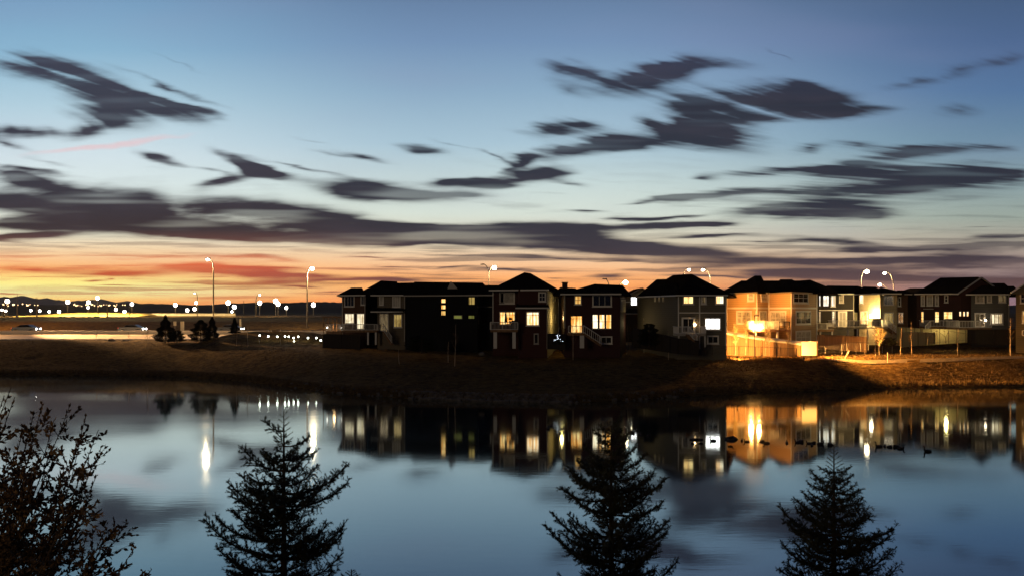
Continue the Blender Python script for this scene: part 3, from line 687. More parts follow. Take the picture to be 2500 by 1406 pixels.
h9.deck(1994, 2036, 117, 119.8, 803, 788, foot=822, posts=((2004,.15),(2033,.15)), m='rail_white')
# J: tan house with floodlit corner
h10 = House('house', 'tan house whose corner is burnt out by a blazing wall lamp above a deck',
  [(2097,119),(2134,116),(2149,114.5),(2150,116.5),(2190,115.5),(2191,118),(2216,118)], 11, 3., PZ(716, 117), 'siding_tan', backshift=5.)
h10.roof([(2086,118),(2152,113.6),(2170,126),(2100,131)], [(2108,698,124),(2138,699,124)], gutter='trim_dim')
h10.roof([(2128,114),(2200,114.2),(2235,128),(2140,130)], [(2150,700,123),(2188,708,121)], gutter='trim')
h10.roof([(2186,117),(2226,117.4),(2235,128),(2190,128)], [(2190,707,122),(2212,707,122)], gutter='trim_dim')
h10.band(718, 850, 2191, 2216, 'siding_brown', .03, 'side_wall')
h10.win(2099, 718, 2108, 741, 'lit_hot', trim='trim', tw=.08); h10.win(2157, 720, 2182, 744, 'glass_dark', 3, 1)
h10.win(2101, 758, 2118, 790, 'lit_warm', 2, 1, tw=.12); h10.win(2157, 761, 2182, 790, 'lit_yellow', 3, 2, hsplit=.8)
h10.win(2190.5+.8, 724, 2199.5, 747, 'glass_dark', 1, 2); h10.win(2191.5, 761, 2205.5, 788, 'lit_hot', 2, 1, tw=.1, trim='trim_dim')
h10.deck(2042, 2168, 112.4, 115.4, 797, 781, foot=826, posts=((2071,.15),(2095,.15),(2120,.15),(2150,.15)), fm='siding_tan', gap=.2)
h10.stair((2168, 797), (2188, 812), 112.4)
mb = MB(); q = P(2128, 771, 114.6); mb.box(q+Vector((0, .15, 0)), (.3, .3, .4)); mb.ball(q, .2); mb.build('wall_lamp', 'lamp_warm', h10.root)
# N: low roof behind
h11 = House('house', 'unlit house set back, its low roof showing beside the wide dark red one', [(2190,135),(2262,135)], 9, 4, PZ(716, 135), 'siding_shaded')
h11.roof([(2180,133.5),(2270,133.5),(2275,146),(2185,146)], [(2222,702,139),(2262,702,139)], gutter=None)
# K
h12 = House('house', 'wide dark red house with three small square lit windows under a broad gabled roof',
  [(2238,119),(2346,117),(2372,117)], 11, 3., PZ(716, 118), 'siding_maroon', backshift=3.5)
h12.roof([(2232,117.6),(2340,115.8),(2372,130),(2250,131)], [(2296,677,124),(2390,675,124)])
h12.gable((2336, 716, 116), (2436, 704, 116), (2396, 675, 116), 14, m='trim_dim', wm='siding_maroon', shift=6.)
for (a, b_) in ((2248, 2258), (2282, 2292)): h12.win(a, 719, b_, 746, 'curtain', 1, 1)
h12.win(2262, 719, 2278, 746, 'curtain', 1, 1); h12.win(2305, 719, 2315, 738, 'glass_dark', 1, 2)
h12.win(2248, 759, 2255.5, 786, 'lit_warm', 1, 2, trim='trim_dim', tw=.08); h12.win(2282, 759, 2293, 786, 'lit_warm', 1, 2, trim='trim_dim', tw=.08)
h12.win(2303, 759, 2326, 789, 'lit_warm', 2, 2, hsplit=.85, trim='trim_dim', tw=.1, name='patio_door')
for px in (2344, 2353, 2362): h12.win(px-3.8, 758, px+3.8, 772, 'lit_hot', trim='siding_maroon', tw=.1)
h12.band(752, 754, 2254, 2279, 'trim_dim', name='awning_edge')
h12.deck(2272, 2340, 113.6, 116.8, 796, 781, m='rail_white', gap=.2); h12.stair((2272, 797), (2258, 812), 113.6)
# L
h13 = House('house', 'slate grey house near the right edge with one curtained lit window above its deck',
  [(2371,112.5),(2463,112)], 12, 3., PZ(717, 112), 'siding_slate', backshift=7.)
h13.roof([(2358,111.4),(2466,111),(2490,125),(2372,126)], [(2408,690,118),(2452,690,118)])
h13.roof([(2440,113),(2490,113),(2500,126),(2450,126)], [(2456,697,119),(2475,697,119)], gutter=None)
h13.win(2381, 718, 2403, 739, 'curtain', 2, 1); h13.win(2409, 718, 2421, 738, 'curtain'); h13.win(2437, 718, 2456, 738, 'lit_dim', 2, 1)
h13.win(2379, 762, 2405, 797, 'lit_dim', 2, 1, name='patio_door', tw=.2); h13.win(2417, 763, 2449, 791, 'lit_cream', 3, 1, tw=.2)
h13.down(2462, 720, 796, 'trim_dim'); h13.deck(2343, 2421, 108.6, 112, 799, 782, m='rail_white', gap=.2, foot=820, posts=((2386,.15),))
mb = MB(); mb.ball(P(2406, 781, 111.7), .13); mb.build('wall_lamp', 'lamp_warm', h13.root)
# M
h14 = House('house', 'ochre gabled house cut off by the right edge of the view', [(2480,104),(2560,103)], 12, 3., PZ(712, 104), 'siding_ochre', backshift=8.)
h14.gable((2468, 712, 102.6), (2572, 712, 102.6), (2520, 678, 102.6), 12, m='trim', wm='siding_ochre', shift=8.)
h14.win(2490, 715, 2512, 740, 'glass_dark', 2, 2); h14.win(2495, 757, 2512, 788, 'lit_amber', 2, 1); h14.win(2495, 804, 2512, 818, 'glass_dark'); h14.band(711, 713, m='trim')

# ---------------------------------------------------------------- light helpers
def light(name, loc, power, col, typ='POINT', r=.15, aim=None, size=R(80), blend=.4, parent=None):
    l = bpy.data.lights.new(name, typ); l.energy = power; l.color = col; l.shadow_soft_size = r
    o = bpy.data.objects.new(name, l); COL.objects.link(o)
    o.location = Vector(loc)-(org(parent) if parent else Vector((0, 0, 0)))
    if parent: o.parent = parent
    if typ == 'SPOT':
        l.spot_size = size; l.spot_blend = blend
        o.rotation_euler = (Vector(aim)-Vector(loc)).to_track_quat('-Z', 'Y').to_euler()
    return o
SOD = (1, .44, .10)
# ---------------------------------------------------------------- street lamps
def street_lamp(label, base, head, Y, m='lamp_warm', power=0, col=(1, .72, .42), ball=.25, pm='pole_warm', r0=.10, name='street_lamp', second=None, aim=None):
    zb_ = hgt(PX(base[0], Y), Y) if len(base) == 1 else PZ(base[1], Y)
    B = Vector((PX(base[0], Y), Y, zb_)); H = P(head[0], head[1], Y)
    r = empty(name, B, label, 'street lamp', 'street lamps'); s_ = 1 if H.x > B.x else -1
    w = abs(H.x-B.x); top = H.z+.25; pts_ = [B, Vector((B.x, Y, B.z+.3*(top-B.z))), Vector((B.x, Y, top-w*1.9))]
    for i in range(1, 9):
        a = i/8*math.pi/2; pts_.append(Vector((B.x+s_*w*.92*(1-math.cos(a)), Y, top-w*1.9*(1-math.sin(a)))))
    mb = MB(); n_ = len(pts_); mb.tube(pts_, [r0*(1-.55*i/(n_-1)) for i in range(n_)], 7); mb.build('pole', pm, r, True)
    hd = MB(); hd.box((H.x-s_*.1, Y, H.z+.22), (.75, .34, .16)); hd.build('lamp_head', 'pole_dark', r)
    if m:
        bb = MB(); bb.ball(H, ball, sz=.85); bb.build('globe', m, r, True)
    if second:
        H2 = P(second[0], second[1], Y); s2 = 1 if H2.x > B.x else -1; w2 = abs(H2.x-B.x); pp = [Vector((B.x, Y, H.z-1.1))]
        for i in range(1, 8):
            a = i/7*math.pi/2; pp.append(Vector((B.x+s2*w2*.92*(1-math.cos(a)), Y, H.z-1.1+(H2.z+.2-H.z+1.1)*math.sin(a))))
        a2 = MB(); a2.tube(pp, .07, 6); a2.build('arm', 'pole_dark', r, True); h2_ = MB(); h2_.box((H2.x-s2*.1, Y, H2.z+.1), (.8, .3, .16)); h2_.build('lamp_head', 'pole_dark', r)
    if power: light('lamp_light', H+Vector((s_*.3, -.1, -.95)), power, col, parent=r)
    return r
lampA = street_lamp('tall street lamp at the bend of the lit road, arm hooked to the left', (521, 802), (507, 633), 141, 'lamp_white', 3000, r0=.13, pm='pole_warm', ball=.28)
street_lamp('tall pale street lamp near the left end of the houses, globe on the right side', (750, 800), (762, 655), 150, 'lamp_white', 4500, r0=.14, ball=.38)
street_lamp('twin-armed street lamp rising behind the near-black house, only the right globe lit', (1193, 790), (1207, 653), 150, 'lamp_white', 3000, ball=.44, second=(1177, 646))
street_lamp('unlit curved street lamp behind the house with three tall lit windows', (1487, 790), (1475, 683), 135, None, 0, pm='pole_dark')
street_lamp('lit street lamp bending right over the roof of the house with three tall windows', (1504, 790), (1527, 689), 135, 'lamp_warm', 3000, ball=.42)
street_lamp('street lamp rising over the left slope of the olive grey roof, arm to the right', (1667, 790), (1682, 658), 135, 'lamp_warm', 2000)
street_lamp('street lamp behind the right slope of the olive grey roof, arm to the left', (1735, 790), (1716, 658), 135, 'lamp_warm', 2000)
street_lamp('brightest street lamp above the tan house, arm to the right', (2102, 790), (2116, 662), 140, 'lamp_warm', 3000, ball=.38)
street_lamp('thin street lamp right of the tan house, long arm to the left', (2182, 790), (2160, 666), 140, 'lamp_warm', 1500, ball=.26)
street_lamp('low street lamp peeping over the tan roof', (2173, 790), (2148, 694), 165, 'lamp_warm', 1500, ball=.33)
street_lamp('small far street lamp left of the tall one by the road bend', (482, 770), (475, 715), 235, 'lamp_small', 0, r0=.12, ball=.2)
street_lamp('small far street lamp between the two tall road lamps', (625, 771), (634, 719), 235, 'lamp_small', 0, r0=.14, ball=.3)
# added off-frame lamps, further down, keep the asphalt lit
for i, px in enumerate((-420, -130, 130, 330, 430)):
    pass
# bare poles beyond the berm
for px, yt, yb, m_, lb in ((10,722,776,'pole_warm','pale bare mast at the far left edge beyond the grass berm'),(42,716,778,'pole_warm','pale thin-tipped mast second from the left edge'),(90,724,775,'pole_warm','pale thick mast left of the raised highway ramp'),(262,736,775,'pole_warm','slender pale mast in front of the raised highway ramp'),
    (317,740,772,'pole_dark','dark slim pole near the right end of the raised highway ramp'),(595,733,771,'pole_dark','dark slim pole in the middle of the far lot'),(240,735,765,'pole_dark','dark slim pole beside the tallest far lamp')):
    Y = 205.; A, B = P(px, yb, Y), P(px, yt, Y); mb = MB(); mb.tube([A, A.lerp(B, .5), A.lerp(B, .52), B], [.2, .16, .1, .05] if m_ == 'pole_warm' else [.1, .09, .08, .05], 6)
    tag(mb.build('mast', m_), lb, 'pole')
# far lot lamps
def far_lamp_proto(H, r):
    e_ = empty('lot_lamp', (0, 0, 0), 'x', 'lamp', 'white lot lamps beyond the road')
    mb = MB(); mb.tube([(0, 0, -9), (0, 0, 0)], .09, 5); mb.build('pole', 'pole_warm', e_); bb = MB(); bb.ball((0, 0, .2), r); bb.build('globe', 'lamp_white', e_, True); return e_
lots = [(5,756,.4,'half hidden by the left edge'),(18,735,.85,'first bright globe from the left edge'),(14,758,.45,'low globe below the first bright one'),(75,757,.5,'low globe left of the thick mast'),(97,758,.5,'low globe right of the thick mast'),(120,760,.5,'low globe on the left shoulder of the ramp'),(144,760,.6,'low globe above the middle of the ramp'),(165,737,.85,'tall bright globe over the left half of the ramp'),
 (216,738,.8,'tall bright globe over the middle of the ramp'),(215,750,.5,'small globe directly under a bright one on the ramp'),(238,727,.75,'highest far globe'),(283,755,.6,'low globe over the right half of the ramp'),(304,760,.65,'low globe at the right end of the ramp'),(322,742,.65,'tall globe at the right end of the ramp'),
 (428,744,.75,'lone globe left of the far small street lamp'),(457,757,.7,'low globe left of the tall road lamp'),(475,754,.7,'lower of a close pair left of the tall road lamp'),(479,739,.65,'upper of a close pair left of the tall road lamp'),(557,739,.9,'big globe just right of the tall road lamp'),(572,749,.85,'big low globe right of the tall road lamp'),(566,760,.5,'tiny globe under two big ones'),
 (634,739,.9,'big globe in the middle between the tall road lamps'),(673,735,.95,'left globe of an overlapping bright pair'),(679,742,.85,'right globe of an overlapping bright pair'),(699,751,.65,'small globe left of the pale street lamp'),(765,744,.95,'big globe right of the pale street lamp')]
proto = None
for i, (px, py, r, lb) in enumerate(lots):
    Y = 285+(i*37 % 30); q = P(px, py, Y); lab = 'distant lot lamp, '+lb
    if proto is None: proto = far_lamp_proto(None, 1.0)
    o = dup(proto, q, 0, 1., lab)
    o.children[0].scale = (1, 1, max(.12, (q.z-7.1)/9)); 
    for c in o.children:
        if c.name.startswith('globe'): c.scale = (r*.85,)*3
        else: c.scale = (1, 1, max(.12, (q.z-7.1)/9))
for c in list(proto.children): bpy.data.objects.remove(c)
bpy.data.objects.remove(proto)
for px, pw in ((18, 12000), (165, 22000), (238, 22000), (304, 18000), (428, 9000), (557, 8000), (673, 5000)): light('lot_fill', P(px, 737, 246), pw, (1, .70, .28))  # added lights with no fixture, brighten the ramp and berm
# town lights on the far slope
tp = None
for i in range(46):
    px = rng.choice([rng.uniform(0, 95), rng.uniform(150, 330), rng.uniform(170, 300)]); py = 742.5+rng.normal(0, 1.2)+(2 if px > 130 else 0)
    if tp is None: mb = MB(); mb.ball((0, 0, 0), 1., 6, 5); tp = tag(mb.build('town_light', 'lamp_town'), 'tiny amber house light on the dark slope under the mountains', 'light', 'town lights on the far slope'); o = tp
    else: o = tp.copy(); COL.objects.link(o)
    o.location = P(px, py, 960); o.scale = (float(rng.uniform(.3, .9)),)*3

# ---------------------------------------------------------------- lights at the houses, mostly added bare with no fixture
light('patio_light', P(1853, 800, 101.5), 3000, SOD, r=.2, parent=h8.root)
light('flood', P(1834, 800, 101.8), 6000, SOD, r=.2, parent=h8.root)
light('flood_spot', P(1925, 793, 100.2), 150000, (1, .46, .10), 'SPOT', .7, P(2330, 885, 93.), R(74), .8, parent=h8.root)
def fill_light(label, px, Y, aim, p, ang):  # added ground fixtures, fill for the orange-lit walls and end panel
    z = hgt(PX(px, Y), Y); q = Vector((PX(px, Y), Y, z)); r = empty('fill_light', q, label, 'fill_light'); d = (Vector(aim)-q).normalized()
    mb = MB(); mb.tube([q, q+Vector((0, 0, .35))], .03, 6); mb.build('stake', 'tube_dark', r); mb = MB(); c = q+Vector((0, 0, .42)); mb.tube([c-d*.12, c+d*.1], [.08, .15], 10); mb.build('housing', 'tube_dark', r)
    light('beam', c+d*.14, p, SOD, 'SPOT', .08, aim, R(ang), .6, parent=r)
fill_light('small dark added floodlight on the grass facing the orange-lit house', 1800, 95.8, P(1840, 780, 107), 8500, 105)
fill_light('small dark added floodlight aimed at the cream end panel', 1962, 95.2, P(1976, 850, 98.2), 3200, 62)
light('side_light', P(1372, 775, 102.5), 220, (1, .72, .25), r=.2, parent=h4.root)
light('gap_fill', P(1545, 790, 104), 60, (1, .75, .35), r=.2, parent=h6.root)
light('corner_flood', P(2128, 770, 115.3), 2600, (1, .66, .24), r=.15, parent=h10.root)
light('yard_fill', P(2310, 800, 106), 260, (1, .75, .3), r=.2, parent=h12.root)

# ---------------------------------------------------------------- fences
def board_fence(label, pts_, m, zh=None, posts=True, name='wooden_fence', cap=None):
    # pts_: (px, Y, py_top, py_bottom)
    A = P(pts_[0][0], pts_[0][3], pts_[0][1]); r = empty(name, A, label, 'fence')
    mb = MB(); pm = MB(); cm_ = MB()
    for a, b_ in zip(pts_, pts_[1:]):
        T0, B0, T1, B1 = P(a[0], a[2], a[1]), P(a[0], a[3], a[1]), P(b_[0], b_[2], b_[1]), P(b_[0], b_[3], b_[1])
        d = T1-T0; d.z = 0; n_ = Vector((d.y, -d.x, 0)).normalized()*.05
        mb.quad(B0+n_, B1+n_, T1+n_, T0+n_); mb.quad(B1-n_, B0-n_, T0-n_, T1-n_); mb.quad(T0+n_, T1+n_, T1-n_, T0-n_); mb.quad(B0+n_, T0+n_, T0-n_, B0-n_); mb.quad(B1+n_, B1-n_, T1-n_, T1+n_)
        k = max(1, int(d.length/2.4))
        for i in range(k+1): q0_, q1_ = B0.lerp(B1, i/k), T0.lerp(T1, i/k); pm.bar(q0_+n_*1.8, q1_+n_*1.8+Vector((0, 0, .08)), .1); pm.build('post', m, r); pm = MB()
        cm_.bar(T0+Vector((0, 0, .05)), T1+Vector((0, 0, .05)), cap or .1)
    mb.build('boards', m, r)
    cm_.build('cap_rail', 'trim' if cap else m, r); return r
board_fence('long wooden fence sloping down in front of the orange-lit house, its white cap rail glowing', [(1774,101.2,812,866),(1860,99.6,826,868),(1956,98.6,838,868)], 'fence_cedar', cap=.42)
# cream end panel
r = empty('fence_panel', P(1975, 866, 98.2), 'blank cream end panel at the low end of the glowing fence', 'fence panel')
mb = MB(); a, b_ = P(1957, 834, 98.1), P(1993, 866, 98.1); mb.box(((a.x+b_.x)/2, 98.1, (a.z+b_.z)/2), (b_.x-a.x, .12, a.z-b_.z)); mb.build('board', 'cream_board', r)
mb = MB(); mb.box((b_.x+.06, 98.08, (a.z+b_.z)/2), (.12, .2, a.z-b_.z+.1)); mb.build('post', 'deck_wood', r); mb = MB(); mb.box(((a.x+b_.x)/2, 98.08, a.z+.06), (b_.x-a.x, .2, .1)); mb.build('cap', 'trim', r)
board_fence('reddish brown wooden fence between the cream panel and the lawn trees', [(1996,104,817,848),(2012,103.5,817,851),(2115,102.5,822,858)], 'fence_cedar')
board_fence('dark wooden fence at the left end of the house row', [(789,111,815,848),(880,108.5,817,852)], 'fence_dark')
board_fence('dark wooden fence in front of the olive grey house', [(1545,99,800,846),(1655,93,826,862),(1706,92.2,832,866)], 'fence_dark')
board_fence('dark wooden fence between the dark red house and the house with three tall windows', [(1337,98,815,850),(1380,98,815,852)], 'fence_dark')
board_fence('olive wooden fence below the wide dark red house', [(2190,108.5,798,842),(2250,108,802,842),(2360,107,805,834)], 'fence_olive')
board_fence('low olive fence panel standing in front of the longer olive fence', [(2200,105.5,810,846),(2282,105,812,838)], 'fence_olive')
board_fence('dark wooden fence below the slate grey house', [(2362,107.5,804,838),(2490,106,804,842)], 'fence_dark')
def wire_fence(label, pts_):
    A = P(pts_[0][0], pts_[0][3], pts_[0][1]); r = empty('wire_fence', A, label, 'fence'); w_ = MB(); tops = []
    for (px, Y, yt, yb) in pts_:
        pm = MB(); pm.tube([P(px, yb+3, Y), P(px, yt, Y)], .045, 6); pm.build('fence_post', 'pole_dark', r); tops.append((P(px, yt+1, Y), P(px, yb-1.5, Y)))
    for a, b_ in zip(tops, tops[1:]):
        w_.bar(a[0], b_[0], .035); w_.bar(a[1], b_[1], .02); n_ = int((b_[0]-a[0]).length/.28)
        for i in range(n_):
            k0, k1 = i/n_, (i+1)/n_; u0, u1, v0, v1 = a[0].lerp(b_[0], k0), a[0].lerp(b_[0], k1), a[1].lerp(b_[1], k0), a[1].lerp(b_[1], k1)
            w_.bar(u0, v1, .007); w_.bar(v0, u1, .007)
    w_.build('wire_mesh', 'pole_dark', r); return r
wire_fence('chain-link fence on dark posts along the lit grass in front of the orange-lit house', [(1722,93.5,845,862),(1739,94,843,862),(1771,94.6,842,862),(1804,95,842,864),(1844,95.2,844,869),(1858,95.3,844,869),(1896,96,846,867),(1945,96.6,848,867)])
wire_fence('chain-link fence right of the cream panel in front of the reddish fence', [(1996,98.4,842,862),(2015,98.3,843,861),(2056,98.6,838,859),(2068,98.8,834,857),(2101,99.6,833,853),(2120,100,832,850)])
wire_fence('chain-link fence curving below the olive fence', [(2265,101,823,836),(2287,101,804,836),(2309,101.4,820,833),(2316,101.6,805,832),(2360,103,812,830)])

# ---------------------------------------------------------------- cars on the road
def car(label, x, y, facing, bm):
    z = itp(y, GD)+.03; r = empty('car', (x, y, z), label, 'car', 'cars on the lit road')
    s_ = facing; prof = [(-2.15,.35),(-2.2,.75),(-2.05,.95),(-1.3,1.0),(-.7,1.42),(.75,1.45),(1.5,1.02),(2.1,.9),(2.2,.6),(2.15,.35)]
    mb = MB(); n_ = len(prof); b0 = len(mb.v)
    for sd in (-.86, .86):
        for (a, b_) in prof: mb.v.append((x-s_*a, y+sd*(.8 if b_ > 1.2 else 1), z+b_))
    for i in range(n_): mb.f.append((i, (i+1) % n_, n_+(i+1) % n_, n_+i))
    mb.f.append(tuple(range(n_))); mb.f.append(tuple(range(n_, 2*n_))[::-1]); mb.build('body', bm, r)
    g_ = MB(); g_.quad((x+s_*.68, y-.80, z+1.36), (x-s_*.66, y-.80, z+1.38), (x-s_*1.2, y-.875, z+1.05), (x+s_*1.1, y-.875, z+1.03)); g_.build('side_window', 'glass_dark', r)
    for wx in (-1.35, 1.35):
        for wy in (-.8, .8):
            w = MB(); w.tube([(x+wx, y+wy-.1, z+.33), (x+wx, y+wy+.1, z+.33)], .33, 14); w.build('wheel', 'tyre', r)
    for wy in (-.62, .62):
        hl = MB(); hl.ball((x-s_*2.17, y+wy, z+.68), .12, 8, 5); hl.build('headlight', 'headlight', r)
        tl = MB(); tl.box((x+s_*2.18, y+wy, z+.78), (.08, .3, .16)); tl.build('taillight', 'taillight', r)
    # prof index +a is front; -s_*a puts the front at -s_
    light('beam', (x-s_*2.35, y, z+.7), 3500, (1, .9, .72), 'SPOT', .12, (x-s_*16, y, z-.1), R(75), .7, parent=r)
    return r
car('dark car at the left edge of the lit road, behind the pale barrier', PX(60, 143), 143.5, -1, 'car_dark')
car('dark low car in the far lane left of the conifer', PX(320, 143), 143.5, -1, 'car_dark')
car('dark car by the tall road lamp', PX(560, 143), 143.5, -1, 'car_dark')
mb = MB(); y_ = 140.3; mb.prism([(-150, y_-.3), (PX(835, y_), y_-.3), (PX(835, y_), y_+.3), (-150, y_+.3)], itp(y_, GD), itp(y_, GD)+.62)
tag(mb.build('added_barrier', 'cream_board'), 'added long pale barrier standing for the car light streaks on the road', 'barrier')  # added; its pale face stands in for streaks of car light

for px, yy2, pw in ((-75, 147.5, 15000), (-420, 147.5, 15000)):  # lamps added out of view to brighten the road
    sl_ = street_lamp('added street lamp of the lit road '+('just' if px > -100 else 'far')+' past the left edge', (px, 812), (px+26, 640), yy2, 'lamp_sodium', pw, (1, .52, .18))
    if px > -100: light('road_fill', P(px+26, 640, yy2)+Vector((.3, 0, -.6)), 430000, (1, .60, .26), 'SPOT', .3, (PX(300, 137), 136.5, 4.4), R(38), .8, parent=sl_)  # extra spot added to make the road surface bright

# ---------------------------------------------------------------- small roadside things
def post(label, px, yt, yb, Y, w, m='sign_face', name='bollard', cat='post'):
    A, B = P(px, yb, Y), P(px, yt, Y); r = empty(name, A, label, cat); mb = MB(); mb.box((A.x, Y, (A.z+B.z)/2), (w, w*.7, B.z-A.z)); mb.build('body', m, r)
    c_ = MB(); c_.box((A.x, Y, B.z+.04), (w*1.15, w*.85, .08)); c_.build('cap', 'pole_dark', r); return r
post('pale utility cabinet on the far verge left of the tall road lamp', 445, 783, 805, 147.5, .55, name='utility_cabinet', cat='cabinet')
post('tall thin pale marker post right of the conifer by the road', 587, 777, 803, 147.5, .3, name='marker_post')
A = P(427, 802, 147.5); r = empty('road_sign', A, 'small square sign on a pale post beside the utility cabinet', 'sign')
mb = MB(); mb.tube([A, P(427, 783, 147.5)], .06, 6); mb.build('post', 'pole_warm', r); q = P(427, 788, 147.4); mb = MB(); mb.box(q, (.55, .05, .75)); mb.build('sign_plate', 'sign_face', r)
sol = None
for i, (px, py, lb) in enumerate(((634,817,'leftmost of the row'),(655,819,'second of the row, cold white'),(677,820,'third of the row, cold white'),(696,819,'fourth of the row, yellowish'),(705,820,'close right neighbour of the yellowish one'),(717,823,'low in the middle of the row'),(728,820,'bright one right of the middle'),(752,823,'beside the pale street lamp'),(772,823,'rightmost bright one'),(783,829,'faint one next to the dark fence'),(660,836,'lone one down the slope'),(718,832,'small one below the middle of the row'))):
    Y = 118.; q = P(px, py, Y)
    if sol is None:
        sol = empty('solar_light', (0, 0, 0), 'x', 'garden light', 'solar stake lights on the mound')
        mb = MB(); mb.tube([(0, 0, -.75), (0, 0, -.1)], .02, 5); mb.build('stake', 'pole_dark', sol); mb = MB(); mb.ball((0, 0, 0), .12, 8, 6); mb.build('globe', 'solar', sol); mb = MB(); mb.tube([(0, 0, .1), (0, 0, .16)], [.13, .05], 8); mb.build('cap', 'pole_dark', sol); o = sol
        sol.location = q
    else: o = dup(sol, q)
    o['label'] = 'solar garden light on the dark mound, '+lb
# fairy-lit bush
A = P(1363, 838, 97.5); r = empty('bush', A, 'dark bush strung with cold white fairy lights between two houses', 'bush')
mb = MB()
for i in range(420):
    a = rng.uniform(0, 6.28); rr = rng.uniform(0, .62)**.7; z = rng.uniform(0, 1.25); c = Vector((A.x+rr*math.cos(a)*(1.2-z*.6), A.y+rr*math.sin(a), A.z+z)); s_ = .09; d = Vector(rng.normal(0, 1, 3)).normalized()*s_; e_ = Vector(rng.normal(0, 1, 3)).normalized()*s_*.6
    mb.quad(c-d, c+e_, c+d, c-e_)
mb.build('crown', 'needle_far', r)
for i in range(16):
    a = rng.uniform(0, 6.28); z = rng.uniform(.15, 1.2); f_ = MB(); f_.ball((A.x+math.cos(a)*.5*(1.3-z*.6), A.y-abs(math.sin(a))*.5, A.z+z), .022, 6, 4); f_.build('fairy_light', 'fairy', r)

# deck furniture on the dark red house
def box_thing(name, label, cat, q, parts):
    r = empty(name, q, label, cat)
    for pn, c, sz, m in parts: mb = MB(); mb.box(q+Vector(c), sz); mb.build(pn, m, r)
    return r
q = P(1235, 803, 98.6); r = empty('patio_umbrella', q, 'closed patio umbrella standing on the deck before the warm lit door', 'umbrella')
mb = MB(); mb.tube([q, q+Vector((0, 0, 2.3))], .03, 6); mb.build('pole', 'pole_dark', r); mb = MB(); mb.tube([q+Vector((0, 0, .9)), q+Vector((0, 0, 1.3)), q+Vector((0, 0, 2.35))], [.2, .16, .03], 8); mb.build('canopy', 'tube_dark', r)
q = P(1246, 803, 98.3); r = empty('potted_plant', q, 'potted plant on a table on the furnished deck', 'plant'); mb = MB(); mb.tube([q+Vector((0, 0, .75)), q+Vector((0, 0, 1.05))], [.12, .2], 8); mb.build('pot', 'stone_dark', r)
mb = MB()
for i in range(60): c = q+Vector((rng.normal(0, .12), rng.normal(0, .12), 1.15+rng.uniform(0, .25))); mb.quad(c, c+Vector((.1, 0, .04)), c+Vector((.02, 0, .13)))
mb.build('leaves', 'needle_far', r)
q = P(1247, 803, 98.5); box_thing('patio_table', 'low dark table under the potted plant on the furnished deck', 'table', q, [('tabletop', (0, 0, .7), (1.1, .7, .05), 'tube_dark'), ('leg', (-.5, -.3, .34), (.05, .05, .67), 'tube_dark'), ('leg', (.5, -.3, .34), (.05, .05, .67), 'tube_dark'), ('leg', (-.5, .3, .34), (.05, .05, .67), 'tube_dark'), ('leg', (.5, .3, .34), (.05, .05, .67), 'tube_dark')])
def grill(px, py, Y, lab):
    q = P(px, py, Y); r = empty('barbecue_grill', q, lab, 'grill'); mb = MB(); mb.box(q+Vector((0, 0, .4)), (1.1, .55, .8)); mb.build('cabinet', 'tube_dark', r)
    mb = MB(); mb.tube([q+Vector((-.45, 0, .82)), q+Vector((.45, 0, .82))], .33, 12); mb.build('lid', 'tube_dark', r, True)
grill(1258, 803, 98.6, 'covered dark grill at the right end of the furnished deck'); grill(2140, 796, 113.4, 'round-topped dark grill silhouetted before the blazing wall lamp'); grill(2315, 796, 114.6, 'covered grill before the patio door of the wide dark red house')
# pergola / hot-tub deck left of house A
q = P(815, 806, 112.5); r = empty('pergola', q, 'small pergola frame over the side deck left of the brown house', 'pergola')
for px in (790, 801, 813, 822, 832):
    mb = MB(); mb.box((PX(px, 112.5), 112.5, (PZ(773, 112.5)+PZ(812, 112.5))/2), (.1, .1, PZ(773, 112.5)-PZ(812, 112.5))); mb.build('post', 'deck_wood', r)
mb = MB(); mb.box((PX(811, 112.5), 112.5, PZ(773, 112.5)), (2.9, .2, .18)); mb.box((PX(811, 112.5), 114.5, PZ(773, 112.5)), (2.9, .2, .18)); mb.build('beam', 'deck_wood', r)
mb = MB(); a = PX(796, 111.5); b_ = PX(834, 111.5); zf = PZ(806, 111.5); mb.box(((a+b_)/2, 112.5, zf-.5), (b_-a, 2, 1.0)); mb.build('deck', 'deck_wood', r)
mb = MB()
for i in range(15): mb.box((a+(b_-a)*i/14, 111.5, zf+.45), (.04, .04, .9))
mb.box(((a+b_)/2, 111.5, zf+.92), (b_-a, .07, .06)); mb.build('railing', 'rail_white', r)
for px in (799, 834):
    mb = MB(); mb.ball(P(px, 798, 111.3), .07, 8, 6); mb.build('post_lamp', 'lamp_small', r)
light('deck_glow', P(816, 797, 112.3), 40, (1, .6, .25), parent=r)

# posts / stakes on lawn
def stick(label, a, b_, Y, rad=.06, name='wooden_stake'):
    mb = MB(); A, B = P(*a, Y), P(*b_, Y); mb.tube([A, B], [rad, rad*.9], 6); tag(mb.build(name, 'birch'), label, 'stake')
stick('pale plank leaning over on the lit lawn by the path', (2063, 873), (2074, 854), 95.8, .07); stick('upright pale marker stake at the path edge', (2167, 884), (2167, 858), 94.6, .06)
q = P(1840, 866, 97.3); r = empty('lamp_post', P(1842, 868, 97.3), 'thin dark post with a short crossbar in front of the bright deck', 'post')
mb = MB(); mb.tube([P(1842, 868, 97.3), P(1842, 768, 97.3)], .05, 6); mb.build('pole', 'tube_dark', r); mb = MB(); mb.bar(P(1841, 769, 97.3), P(1853, 769, 97.3), .12); mb.build('crossbar', 'tube_dark', r)

